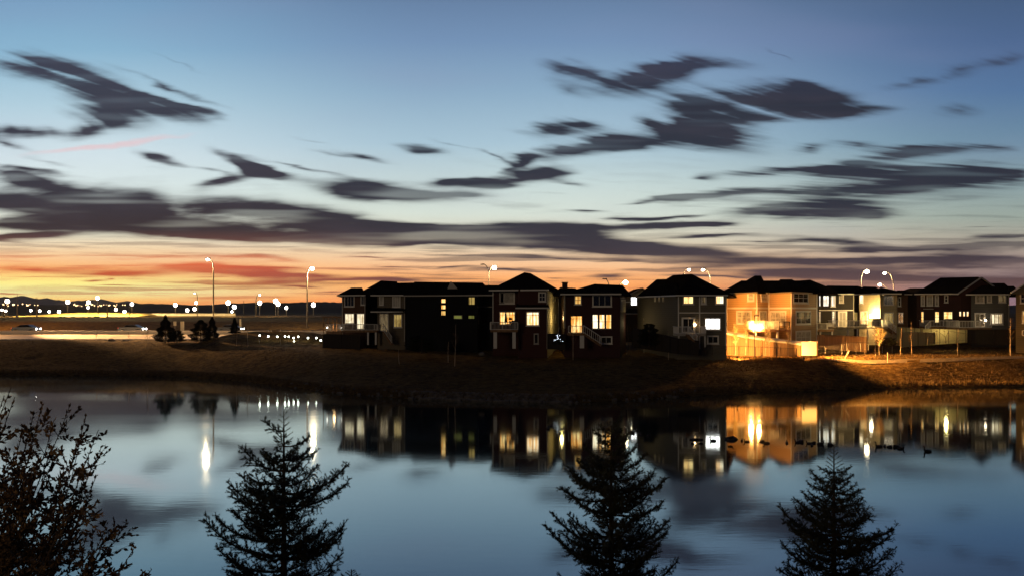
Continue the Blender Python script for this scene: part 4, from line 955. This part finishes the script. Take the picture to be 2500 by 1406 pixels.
# rocks
def rock(label, px, py, Y, w, h_, m='stone', group=None, name='boulder', zofs=0.):
    rr = random.Random(int(px*7+py)); me = MB(); me.ball((0, 0, 0), 1, 9, 6)
    vs = []; 
    for (x, y, z) in me.v:
        k = 1+rr.uniform(-.18, .18); vs.append((x*w/2*k, y*w/2*k*.8, z*h_/2*k))
    me.v = vs; o = me.build(name, m); o.location = P(px, py, Y)+Vector((0, 0, zofs)); tag(o, label, 'rock', group); return o
rock('pale boulder among the rocks before the road at left', 272, 832, 126.5, 1.3, 1.0); rock('flat dark rock right of the pale boulder', 308, 833, 126.5, 1.7, .7); rock('long low rock left of the pale boulder', 235, 836, 126.5, 1.6, .5); rock('rock at the foot of the big roadside conifer', 412, 838, 124, .9, .7); rock('pale rock on the dark lawn below the near-black house', 1176, 862, 95, .8, .5)
# riprap along the centre shore: countless stones
mb = MB()
for i in range(900):
    px = rng.uniform(1000, 1400) if i < 750 else rng.uniform(700, 1700); Y = itp(px, SH)+rng.uniform(-.3, 1.3); c = Vector((PX(px, Y), Y, max(.02, hgt(PX(px, Y), Y))+.03)); w = rng.uniform(.08, .26); b0 = len(mb.v)
    for (x, y, z) in ((-1,-1,-1),(1,-1,-1),(1,1,-1),(-1,1,-1),(-.7,-.6,1),(.6,-.8,1),(.7,.7,1),(-.6,.7,1)): mb.v.append((c.x+x*w*rng.uniform(.7, 1.2), c.y+y*w*rng.uniform(.7, 1.2), c.z+z*w*.5))
    for f_ in ((0,3,2,1),(4,5,6,7),(0,1,5,4),(1,2,6,5),(2,3,7,6),(3,0,4,7)): mb.f.append(tuple(b0+k for k in f_))
tag(mb.build('shore_stones', 'stone'), kind='stuff')

# ---------------------------------------------------------------- vegetation
class Tris:
    def __init__(s): s.V = []; s.n = 0
    def add(s, A): s.V.append(np.asarray(A, dtype=np.float32).reshape(-1, 3))
    def build(s, name, m, parent):
        V_ = np.concatenate(s.V); return bigmesh(name, V_, np.arange(len(V_)).reshape(-1, 3), m, parent)
def needles(tr, p0, p1, L_=.022, dens=420, w=.0038):
    L_ *= 1.6
    """bristle a twig segment with needles"""
    p0, p1 = np.array(p0), np.array(p1); d = p1-p0; l = np.linalg.norm(d); 
    if l < 1e-5: return
    d /= l; n_ = max(6, int(l*dens)); a = np.cross(d, [0.31, .2, .93]); a /= np.linalg.norm(a); b_ = np.cross(d, a)
    t_ = rng.uniform(0, 1, n_); th = rng.uniform(0, 6.283, n_); up = .75
    r_ = a[None]*np.cos(th)[:, None]+b_[None]*np.sin(th)[:, None]; base = p0+d*(t_*l)[:, None]
    dr = r_+d*up; dr /= np.linalg.norm(dr, axis=1)[:, None]; ln = L_*rng.uniform(.8, 1.25, n_)
    sd = np.cross(dr, d); sd /= (np.linalg.norm(sd, axis=1)[:, None]+1e-9)
    tip = base+dr*ln[:, None]; A = np.stack([base-sd*w, base+sd*w, tip], 1); tr.add(A)
def spruce(label, top, Y, zg, tips, width, seed, lead=.35):
    """young spruce: bare leader, whorls of upturned boughs set with bristled twigs"""
    rr = np.random.default_rng(seed); T_ = P(top[0], top[1], Y); B = Vector((T_.x, Y, zg)); H = T_.z-zg
    r = empty('spruce_tree', B, label, 'tree', 'young spruces on the near bank'); tr = Tris(); wd = MB()
    tk = MB(); tk.tube([B-Vector((0, 0, .2)), B.lerp(T_, .4), B.lerp(T_, .8), T_], [.075, .05, .02, .006], 8); tk.build('trunk', 'bark', r, True)
    needles(tr, B.lerp(T_, 1-lead/H), T_, .018, 300)
    def bough(a, tip, dens=1.):
        a, tip = Vector(a), Vector(tip); d = tip-a; L_ = d.length
        if L_ < .05: return
        sag = Vector((d.x*.55, d.y*.55, d.z*.55-.10*L_)); pts_ = [a, a+sag*.45, a+sag, tip]
        c = []
        for i in range(9):       # Catmull-like smooth curve
            u = i/8; c.append(a*(1-u)**2+(a+Vector((d.x*.6, d.y*.6, d.z*.25-.16*L_)))*2*u*(1-u)+tip*u*u)
        wd.tube(c, [.018*(1-.8*i/8)*min(1.3, L_)+.003 for i in range(9)], 5)
        tot = 0
        needles(tr, c[5], c[8], .02, 420)
        n_ = int(L_*17*dens)+3
        for i in range(n_):
            u = .12+.86*(i+rr.uniform(0, 1))/n_; k = min(7, int(u*8)); q_ = c[k].lerp(c[k+1], u*8-k); tg = (c[k+1]-c[k]).normalized()
            side = tg.cross(Vector((0, 0, 1))).normalized()*(1 if i % 2 else -1)
            tl = (.30-.20*u)*min(1, L_/.9)*rr.uniform(.7, 1.25)+.03
            dr = (tg*rr.uniform(.5, .95)+side*rr.uniform(.5, 1.)+Vector((0, 0, rr.uniform(-.35, .55)))).normalized()
            e_ = q_+dr*tl; wd.tube([q_, e_], [.004, .002], 3, False); needles(tr, q_, e_, .02, 360)
            for s2 in (-1, 1, -1, 1)[:int(1+tl/.06)]:
                u2 = rr.uniform(.3, .85); f0 = q_.lerp(e_, u2); dd = (dr*.7+side.cross(dr).normalized()*s2*rr.uniform(.2, .8)+tg*s2*.5+Vector((0, 0, rr.uniform(-.1, .25)))).normalized()
                needles(tr, f0, f0+dd*tl*.45*rr.uniform(.6, 1.1), .019, 360)
    # leader side twigs
    for i in range(12):
        z = T_.z-.04-i*lead/11; s_ = (-1)**i; l = .05+.10*i/11; q_ = Vector((T_.x, Y, z)); needles(tr, q_, q_+Vector((s_*l, rr.uniform(-.6, .6)*l, l*.75)), .017, 420)
    for (tx, ty, dyy) in tips:
        tp_ = P(tx, ty, Y+dyy); reach = math.hypot(tp_.x-T_.x, dyy); az_ = min(T_.z-.12, tp_.z-.05-reach*.38); bough((T_.x, Y, max(zg+.15, az_)), tp_, 1.5)
    z = T_.z-lead-.05; i = 0
    while z > zg+.25:
        f_ = (T_.z-z)/H; env = width(f_)*H*(.74+.34*(.5+.5*math.cos(f_*26+seed))); nb = 6 if f_ > .15 else 4; ph = rr.uniform(0, 6.28)
        for k in range(nb):
            if rr.uniform() < .22: continue
            a = ph+k*6.283/nb+rr.uniform(-.3, .3); L_ = env*rr.uniform(.7, 1.04); p_ = Vector((T_.x, Y, z+rr.uniform(-.04, .04)))
            bough(p_, p_+Vector((math.cos(a)*L_, math.sin(a)*L_, L_*rr.uniform(.22, .5))))
        for k in range(3):
            a = rr.uniform(0, 6.28); L_ = env*rr.uniform(.25, .55); p_ = Vector((T_.x, Y, z-rr.uniform(.05, .14)))
            bough(p_, p_+Vector((math.cos(a)*L_, math.sin(a)*L_, L_*rr.uniform(.1, .5))), 1.4)
        z -= .17+.05*f_; i += 1
    tr.build('needles', 'needle', r); wd.build('boughs', 'bark', r)
    return r
gz = lambda Y: 7-Y/3.
spruce('spruce at left centre, open and widely spread with a thin bare tip', (693, 1003), 12., gz(12), [(645,1020,.1),(592,1090,.2),(757,1090,-.1),(640,1095,-.3),(846,1135,.1),(566,1195,.2),(598,1180,-.3),(497,1264,.1),(528,1262,-.3),(840,1282,.1),(800,1275,.5),(600,1283,-.4),(838,1300,.0),(560,1350,.2),(775,1135,.3)], lambda f: min(.215, .58*f+.02), 3, .5)
spruce('tallest dense spruce, overlapping the reflections of lit windows', (1492, 1022), 13., gz(13), [(1555,1085,0),(1515,1015,.1),(1408,1122,.1),(1405,1155,-.2),(1597,1152,.1),(1400,1210,0),(1630,1272,0),(1598,1270,.3),(1372,1325,0),(1652,1370,.1),(1612,1325,-.3),(1590,1195,.2),(1460,1062,.1),(1540,1050,.1),(1430,1090,.2),(1575,1110,-.1),(1440,1120,-.3)], lambda f: min(.24, .55*f+.035), 5, .2)
spruce('spruce at right with a long bent leader and a narrow pointed top', (2036, 1085), 13.5, gz(13.5), [(1980,1148,0),(1960,1200,.1),(1946,1218,-.2),(1940,1275,0),(1912,1330,0),(2105,1225,.1),(2118,1248,0),(2138,1300,.1),(2180,1338,0),(2192,1380,.1),(2090,1200,.3),(2072,1172,0),(1953,1240,.3),(1960,1325,.2)], lambda f: min(.25, .54*f+.01), 8, .4)
spruce('tiny spruce tip at the lower edge between the two taller spruces', (858, 1388), 12.5, gz(12.5), [(835,1402,0)], lambda f: .12+.2*math.sqrt(f), 11, .2)

# willow shrub at left, close to the camera
def leafset(tr, q_, d, rr, L_=.052):
    q_ = np.array(q_); n_ = 1
    d = np.array(d)+rr.normal(0, .5, 3); d /= np.linalg.norm(d); s_ = np.cross(d, rr.normal(0, 1, 3)); s_ /= np.linalg.norm(s_)+1e-9
    l = L_*rr.uniform(.6, 1.2); w = l*.25; m_ = q_+d*l*.45; u = np.cross(d, s_)*w*.5
    tr.add([q_, m_+s_*w+u, q_+d*l, q_, q_+d*l, m_-s_*w+u])
def shrub(label, name, stems, seed, leafm='leaf', stemm='twig'):
    rr = np.random.default_rng(seed); r0_ = stems[0][0]; r = empty(name, r0_, label, 'shrub'); tr = Tris(); wd = MB()
    for (a, b_, n1) in stems:
        a, b_ = Vector(a), Vector(b_); d = b_-a; L_ = d.length; c = [a.lerp(b_, i/10)+Vector((0, 0, .09*L_*math.sin(math.pi*i/10)*(-1 if d.x > 1.3 else .2)))+Vector(rr.normal(0, .012, 3)) for i in range(11)]
        wd.tube(c, [.009*(1-.85*i/10)+.0015 for i in range(11)], 5)
        for j in range(26):
            u = rr.uniform(.45, 1); k = min(9, int(u*10)); leafset(tr, c[k].lerp(c[k+1], u*10-k), (c[k+1]-c[k]).normalized(), rr, .046)
        for j in range(n1):
            u = .22+.78*j/n1; k = min(9, int(u*10)); q_ = c[k]; tg = (c[k+1]-c[k]).normalized(); dr = (tg*.9+Vector(rr.normal(0, .62, 3))).normalized(); l2 = rr.uniform(.16, .50)*(1.15-u*.6); e_ = q_+dr*l2
            for m2 in range(4): leafset(tr, q_+(c[k+1]-c[k])*rr.uniform(0, 1), tg, rr, .045)
            wd.tube([q_, q_.lerp(e_, .5)+Vector((0, 0, .01)), e_], [.0035, .0025, .0015], 3, False)
            for m2 in range(int(l2/.0125)):
                uu = rr.uniform(.05, 1.02); leafset(tr, q_.lerp(e_, uu), dr, rr)
            if rr.uniform() < .7:
                dr2 = (dr+Vector(rr.normal(0, .6, 3))).normalized(); f0 = q_.lerp(e_, .5); f1 = f0+dr2*l2*.55; wd.tube([f0, f1], [.0025, .0015], 3, False)
                for m2 in range(int(l2*.55/.0135)): leafset(tr, f0.lerp(f1, rr.uniform(.1, 1)), dr2, rr)
    tr.build('leaves', leafm, r); wd.build('stems', stemm, r); return r
Yw = 7.
root = Vector((PX(-90, Yw), Yw, 4.75))
tips = [(170,985),(85,1010),(235,1050),(130,1020),(50,1060),(20,1100),(252,1085),(200,1070),(150,1090),(240,1160),(225,1205),(100,1120),(60,1160),(0,1180),(262,1290),(180,1200),(310,1270),(150,1250),(330,1330),(370,1385),(90,1250),(30,1260),(250,1340),(190,1300),(210,1010),(110,980),(-60,1090),(-40,1150),(120,1180),(160,1140),(270,1380),(60,1330)]
st_ = [(root+Vector((random.uniform(-.25, .3), random.uniform(-.4, .4), 0)), P(a, b_, Yw+random.uniform(-.6, .6)), 27) for a, b_ in tips]
shrub('large leafy willow shrub fanning in from the lower left corner', 'willow_shrub', st_, 21)
st2 = [(Vector((PX(-420, 6.5), 6.5, 4.9)), P(a, b_, 6.5), 20) for a, b_ in ((22,948),(8,968),(42,962),(-30,950),(-80,930),(14,990))]
shrub('separate leafy twig poking in at the left edge above the willow', 'leafy_branch', st2, 22)
# columnar lit aspens and bare saplings
def sapling(label, px, yb, yt, Y, seed, spread=.5, lean=0., m='twig', tm='birch', leafm=None, nleaf=0, name='sapling', group='saplings on the far lawn', n=16, rad=.032):
    rr = np.random.default_rng(seed); B, T_ = P(px, yb, Y), P(px+lean, yt, Y); r = empty(name, B, label, 'tree', group); tk = MB(); H = T_.z-B.z
    m_ = B.lerp(T_, .5)+Vector((rr.normal(0, .05), 0, 0)); tk.tube([B-Vector((0, 0, .15)), m_, T_], [rad, rad*.7, .012], 6); tk.build('trunk', tm, r)
    cr_ = MB(); tr = Tris()
    for i in range(n):
        u = rr.uniform(.32, .97); q_ = B.lerp(m_, u*2) if u < .5 else m_.lerp(T_, u*2-1); a = rr.uniform(0, 6.28); L_ = spread*(1.15-u)*rr.uniform(.6, 1.2)*H*.5
        e_ = q_+Vector((math.cos(a)*L_, math.sin(a)*L_, L_*rr.uniform(.8, 1.5))); cr_.tube([q_, e_], [.016, .005], 3, False)
        for j in range(3):
            f0 = q_.lerp(e_, rr.uniform(.3, .9)); cr_.tube([f0, f0+Vector(rr.normal(0, .5, 3))*L_*.6+Vector((0, 0, L_*.3))], [.008, .004], 3, False)
        for j in range(nleaf):
            c = np.array(q_.lerp(e_, rr.uniform(.1, 1.1)))+rr.normal(0, .10, 3); d = rr.normal(0, 1, 3); d /= np.linalg.norm(d); s_ = np.cross(d, rr.normal(0, 1, 3)); s_ /= np.linalg.norm(s_); tr.add([c-d*.06, c+s_*.05, c+d*.06])
    if nleaf: 
        cr_.build('branches', m, r); tr.build('leaves', leafm, r)
    else: cr_.build('crown', m, r)
    return r
sp = [(975,888,850,'alone on the dark lawn below the taupe house',.3),(1094,884,832,'thin, left of a pair below the near-black house',.3),(1110,892,790,'pale trunk, right of a pair below the near-black house',.4),(1164,856,790,'leaning before the right part of the near-black house',.3),(1216,852,800,'beside the left pillar of the furnished deck',.3),(1275,850,780,'before the brightest window of the dark red house',.25),(1399,878,768,'tall, before the lit patio door of the maroon house',.45),(1486,852,800,'below the three tall lit windows',.3),(1530,862,790,'by the gap left of the olive grey house',.3),(1572,860,775,'before the side wall of the olive grey house',.45),(1632,878,805,'before the dark fence of the olive grey house',.25),
 (2090,864,842,'small slanting one at the left of the lit lawn group',.5),(2112,864,782,'tallest white trunk of the lit lawn group',.4),(2136,862,790,'leafy, fourth in the lit lawn group',.5),(2139,870,850,'short crooked one at the front of the lit lawn group',.5),(2154,860,792,'slim, right of the leafy one',.4),(2178,860,782,'slim dark one before the tan house stairs',.35),(2198,866,800,'thin, before the low olive fence',.3),(2221,848,800,'faint, behind the thin ones',.3),(2226,864,782,'upright orange-tinted trunk before the olive fence',.3),(2338,866,800,'small, below the olive fence end',.3),(2467,866,775,'thick trunk near the right edge',.5),
 (361,848,797,'left of the big roadside conifer',.5),(235,828,806,'tiny, on the grass before the road',.4),(316,832,806,'tiny, just right of the pale boulder',.4),(606,842,795,'right of the small dark conifer',.4),(577,842,800,'below the small dark conifer',.3),(634,836,806,'on the mound at the first solar light',.3),(684,838,800,'on the mound between solar lights',.3)]
for i, (px, yb, yt, lb, spd) in enumerate(sp):
    Yb = 93.5
    # distance where this base pixel meets the ground
    best = min(np.arange(78, 128, .5), key=lambda yy_: abs(PZ(yb, yy_)-hgt(PX(px, yy_), yy_)))
    sapling('bare sapling, '+lb, px, yb, yt, float(best), 100+i, spd, lean=float(rng.uniform(-3, 3)), rad=.034 if px != 2467 else .09, m='twig' if px > 1980 else 'twig')
for i, (px, yb, yt, Y, lb) in enumerate(((1795,862,786,100.0,'leftmost, before the big gridded window'),(1820,862,776,99.6,'second, tallest, left of the deck'),(1868,864,775,98.9,'third, before the deck'),(1878,864,800,98.7,'fourth, beside the third'),(1924,866,795,98.3,'rightmost, before the narrow balcony'))):
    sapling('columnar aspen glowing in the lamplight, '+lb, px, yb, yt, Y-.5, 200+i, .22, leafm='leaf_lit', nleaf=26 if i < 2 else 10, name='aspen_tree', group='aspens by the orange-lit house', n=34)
# dark conifers by the road
def conifer(label, px, yb, yt, Y, wpx, seed, cat='tree', name='conifer', m='needle_far', sh=1.):
    rr = np.random.default_rng(seed); B, T_ = P(px, yb, Y), P(px, yt, Y); H = T_.z-B.z; w = wpx/F*Y/2; r = empty(name, B, label, cat); tk = MB(); tk.tube([B, T_], [.1, .02], 6); tk.build('trunk', 'bark', r); tr = Tris()
    n_ = int(1800+H*w*2200)
    for i in range(n_):
        u = rr.uniform(0, 1)**.8; env = w*(u**sh)*(0.75+.35*math.sin(u*23+seed)*.6+.2); a = rr.uniform(0, 6.28); rd = env*math.sqrt(rr.uniform(.05, 1)); z = T_.z-u*H*.97+rd*.25
        c = np.array((B.x+math.cos(a)*rd, Y+math.sin(a)*rd, z)); d = np.array((math.cos(a), math.sin(a), rr.uniform(-.1, .8))); d /= np.linalg.norm(d); l = .17*rr.uniform(.4, 1.2); s_ = np.cross(d, rr.normal(0, 1, 3)); s_ /= np.linalg.norm(s_)+1e-9
        tr.add([c-s_*.03, c+s_*.03, c+d*l])
    tr.build('crown', m, r)
conifer('big dark conifer in front of the lit road', 404, 838, 768, 122, 62, 1); conifer('broad dark evergreen clump left of the tall road lamp base', 490, 836, 780, 122, 60, 2, sh=.6); conifer('dark evergreen touching the tall road lamp base', 518, 836, 772, 123, 36, 3, sh=.8); conifer('small dark conifer right of the tall road lamp', 573, 815, 774, 124, 26, 4)
conifer('low dark bush beside the big roadside conifer', 432, 836, 806, 121, 40, 5, 'bush', 'bush', sh=.4)
for i, (px, yt, lb) in enumerate(((148,775,'first'),(158,775,'second'),(181,775,'third'),(206,775,'fourth'),(217,775,'fifth'),(232,774,'sixth'),(238,774,'seventh'))):
    mb = MB(); Y = 204; q = P(px, yt, Y); 
    for k in range(90):
        d = Vector(rng.normal(0, 1, 3)).normalized()*rng.uniform(.2, .42); d.z = abs(d.z); c = q+d; mb.quad(c, c+Vector((.12, 0, .05)), c+Vector((0, .05, .13)))
    tag(mb.build('berm_shrub', 'needle_far'), f'{lb} from the left of the small round shrubs on the berm under the ramp', 'shrub', 'round shrubs on the berm')
conifer('dark tree before the side wall of the olive grey house', 1585, 846, 790, 96, 56, 6, name='dark_tree', sh=.4)
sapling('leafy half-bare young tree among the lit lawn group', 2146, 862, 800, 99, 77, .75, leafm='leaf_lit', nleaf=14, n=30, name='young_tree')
conifer('dark shrub right of the reddish fence', 2165, 846, 824, 103, 50, 8, 'bush', 'bush', sh=.3)
conifer('dark shrub in front of the near-black house', 1030, 862, 820, 98, 80, 9, 'bush', 'bush', sh=.3)

# rough grass fringe along the far shore: blades past counting
tr = Tris(); n_ = 15000; pxs_ = rng.uniform(-60, 2560, n_)
A = []
for px in pxs_:
    Y = itp(px, SH)+abs(rng.normal(0, 1.4))+.1; x = PX(px, Y); z = hgt(x, Y); h_ = rng.uniform(.12, .42)*(1.25 if Y-itp(px, SH) < 1 else .7); a = rng.uniform(0, 6.28); w = .03
    A.append([(x-w*math.cos(a), Y-w*math.sin(a), z-.02), (x+w*math.cos(a), Y+w*math.sin(a), z-.02), (x+rng.normal(0, .12), Y+rng.normal(0, .1), z+h_)])
tr.add(A); mat('dry_grass', (.10, .06, .022), .9, noise=(2., .5)); sg = bigmesh('shore_grass', np.concatenate(tr.V), np.arange(n_*3).reshape(-1, 3), 'dry_grass'); tag(sg, kind='stuff')
tr = Tris(); A = []; n_ = 26000
for i in range(n_):
    px = rng.uniform(1650, 2560) if i % 3 else rng.uniform(0, 1650); s0 = itp(px, SH); Y = s0+rng.uniform(1.5, 17); x = PX(px, Y); z = hgt(x, Y); h_ = rng.uniform(.06, .2); a = rng.uniform(0, 6.28); w = .035
    if abs(z-2.4) < .05 and px > 1980: continue
    A.append([(x-w*math.cos(a), Y-w*math.sin(a), z-.02), (x+w*math.cos(a), Y+w*math.sin(a), z-.02), (x+rng.normal(0, .08), Y+rng.normal(0, .07), z+h_)])
tr.add(A); sg = bigmesh('lawn_grass', np.concatenate(tr.V), np.arange(len(A)*3).reshape(-1, 3), 'dry_grass'); tag(sg, kind='stuff')

# ---------------------------------------------------------------- waterfowl
def goose(neck=.22, tilt=0., up=True):
    mb = MB()
    if up: path = [(-.36,0,.10),(-.30,0,.11),(-.15,0,.09),(.05,0,.08),(.2,0,.10),(.27,0,.17),(.29,0,.17+neck*.6),(.30,0,.17+neck),(.34,0,.19+neck),(.40,0,.18+neck),(.46,0,.165+neck)]; rad = [.01,.07,.15,.17,.13,.08,.05,.048,.058,.035,.008]
    else: path = [(-.34,0,.11),(-.27,0,.11),(-.1,0,.10),(.08,0,.11),(.2,0,.14),(.22,0,.21),(.17,0,.25),(.09,0,.24),(.02,0,.22)]; rad = [.01,.08,.16,.175,.13,.08,.06,.045,.01]
    mb.tube(path, rad, 10); return mb
gp = {}
for k, (nk, up) in enumerate(((.22, True), (.12, True), (.1, False), (.34, True))):
    r = empty('goose', (0, 0, 0), 'x', 'goose', 'geese resting on the water'); ORG[r.name] = Vector((0, 0, 0)); goose(nk, 0, up).build('body', 'feather', r, True)
    w = MB(); w.tube([(-.36, -.085, .13), (-.15, -.12, .14), (.1, -.10, .12)], [.01, .05, .03], 6); w.build('wing', 'feather_pale', r, True); gp[k] = r
birds = [(1345,1034,0,0,'far left bird of the flock, before the lit side wall reflection',.9),(1338,1041,1,1,'bird just below the far left one',.9),(1543,1051,2,0,'bird right of the tallest spruce',1.),(1562,1055,1,1,'upright bird second right of the tallest spruce',.8),(1583,1058,2,.4,'dozing bird in the dark reflection',.8),
 (1691,1069,1,1,'left bird perched on the floating log',.8,.1),(1711,1069,2,0,'right bird perched on the floating log',.8,.1),(1741,1071,0,3.1,'bird between the log and the white window reflection',1.),(1783,1063,1,0,'bird standing on the low rock',.8,.28),(1811,1071,1,1.2,'small upright bird left in the orange reflection',.8),(1823,1073,0,3.1,'bird tucked right behind the small upright one',.8),(1860,1073,2,0,'left of a pair under the white streak',.8),(1872,1077,0,3.1,'right of a pair under the white streak',.9),
 (1921,1076,1,1.3,'lone bird facing the camera in the orange reflection',.9),(1948,1075,0,3.1,'left of two overlapping birds',.9),(1955,1074,2,0,'right of two overlapping birds',1.),(1975,1077,0,3.1,'left of a tight trio',.8),(1982,1082,1,1.4,'front one of a tight trio',.8),(1986,1076,2,0,'right of a tight trio',.8),(2003,1079,0,0,'bird before the narrow window reflections, facing right',1.),(2027,1081,2,3.1,'bird behind the right spruce leader',.95),
 (2146,1085,3,3.1,'neck-up bird leading the right-hand group',1.),(2160,1084,1,1,'bird directly behind the neck-up leader',.8),(2172,1086,2,0,'dark round bird in the right-hand group',.9),(2188,1086,2,3.1,'dozing bird near the end of the right-hand group',1.),(2199,1090,0,0,'last bird of the right-hand group',1.),(2265,1097,3,3.1,'lone long-necked bird farthest right on open water',1.05)]
used = set()
for bd in birds:
    px, py, k, rz, lb, s_ = bd[:6]; zz = bd[6] if len(bd) > 6 else 0
    Y = F*(CZ-zz)/(py-HY+4); loc = Vector((PX(px, Y), Y, zz-.03)); s_ *= .66
    if k in used: o = dup(gp[k], loc, rz, s_)
    else: o = gp[k]; used.add(k); o.location = loc; o.rotation_euler = (0, 0, rz); o.scale = (s_,)*3
    o['label'] = 'resting goose, '+lb
Y = F*CZ/(1072-HY); mb = MB(); mb.tube([P(1684, 1071, Y), P(1700, 1070, Y), P(1716, 1071, Y)], [.05, .08, .05], 8); tag(mb.build('floating_log', 'bark'), 'dark floating log with two birds on it', 'log')
rock('low dark rock breaking the water with one bird on top', 1784, 1071, F*CZ/(1071-HY), .95, .42, 'stone_dark')

# ---------------------------------------------------------------- evening air
hz = MB(); hz.box((0, 3440, 88), (17900, 7480, 220))
m = bpy.data.materials.new('haze'); m.use_nodes = True; T = NT(m.node_tree); MATS['haze'] = m; T.n.remove(T.n['Principled BSDF'])
pv = T.n.new('ShaderNodeVolumePrincipled'); pv.inputs['Color'].default_value = (.92, .86, .82, 1); pv.inputs['Density'].default_value = 4.5e-5; pv.inputs['Anisotropy'].default_value = .2
T.l.new(pv.outputs[0], T.n['Material Output'].inputs['Volume'])
tag(hz.build('haze', 'haze'), kind='stuff')
S.cycles.volume_bounces = 0
for o in bpy.data.objects:
    if o.get('label') and len(o['label'].split()) > 16: print('LONG', len(o['label'].split()), o['label'])
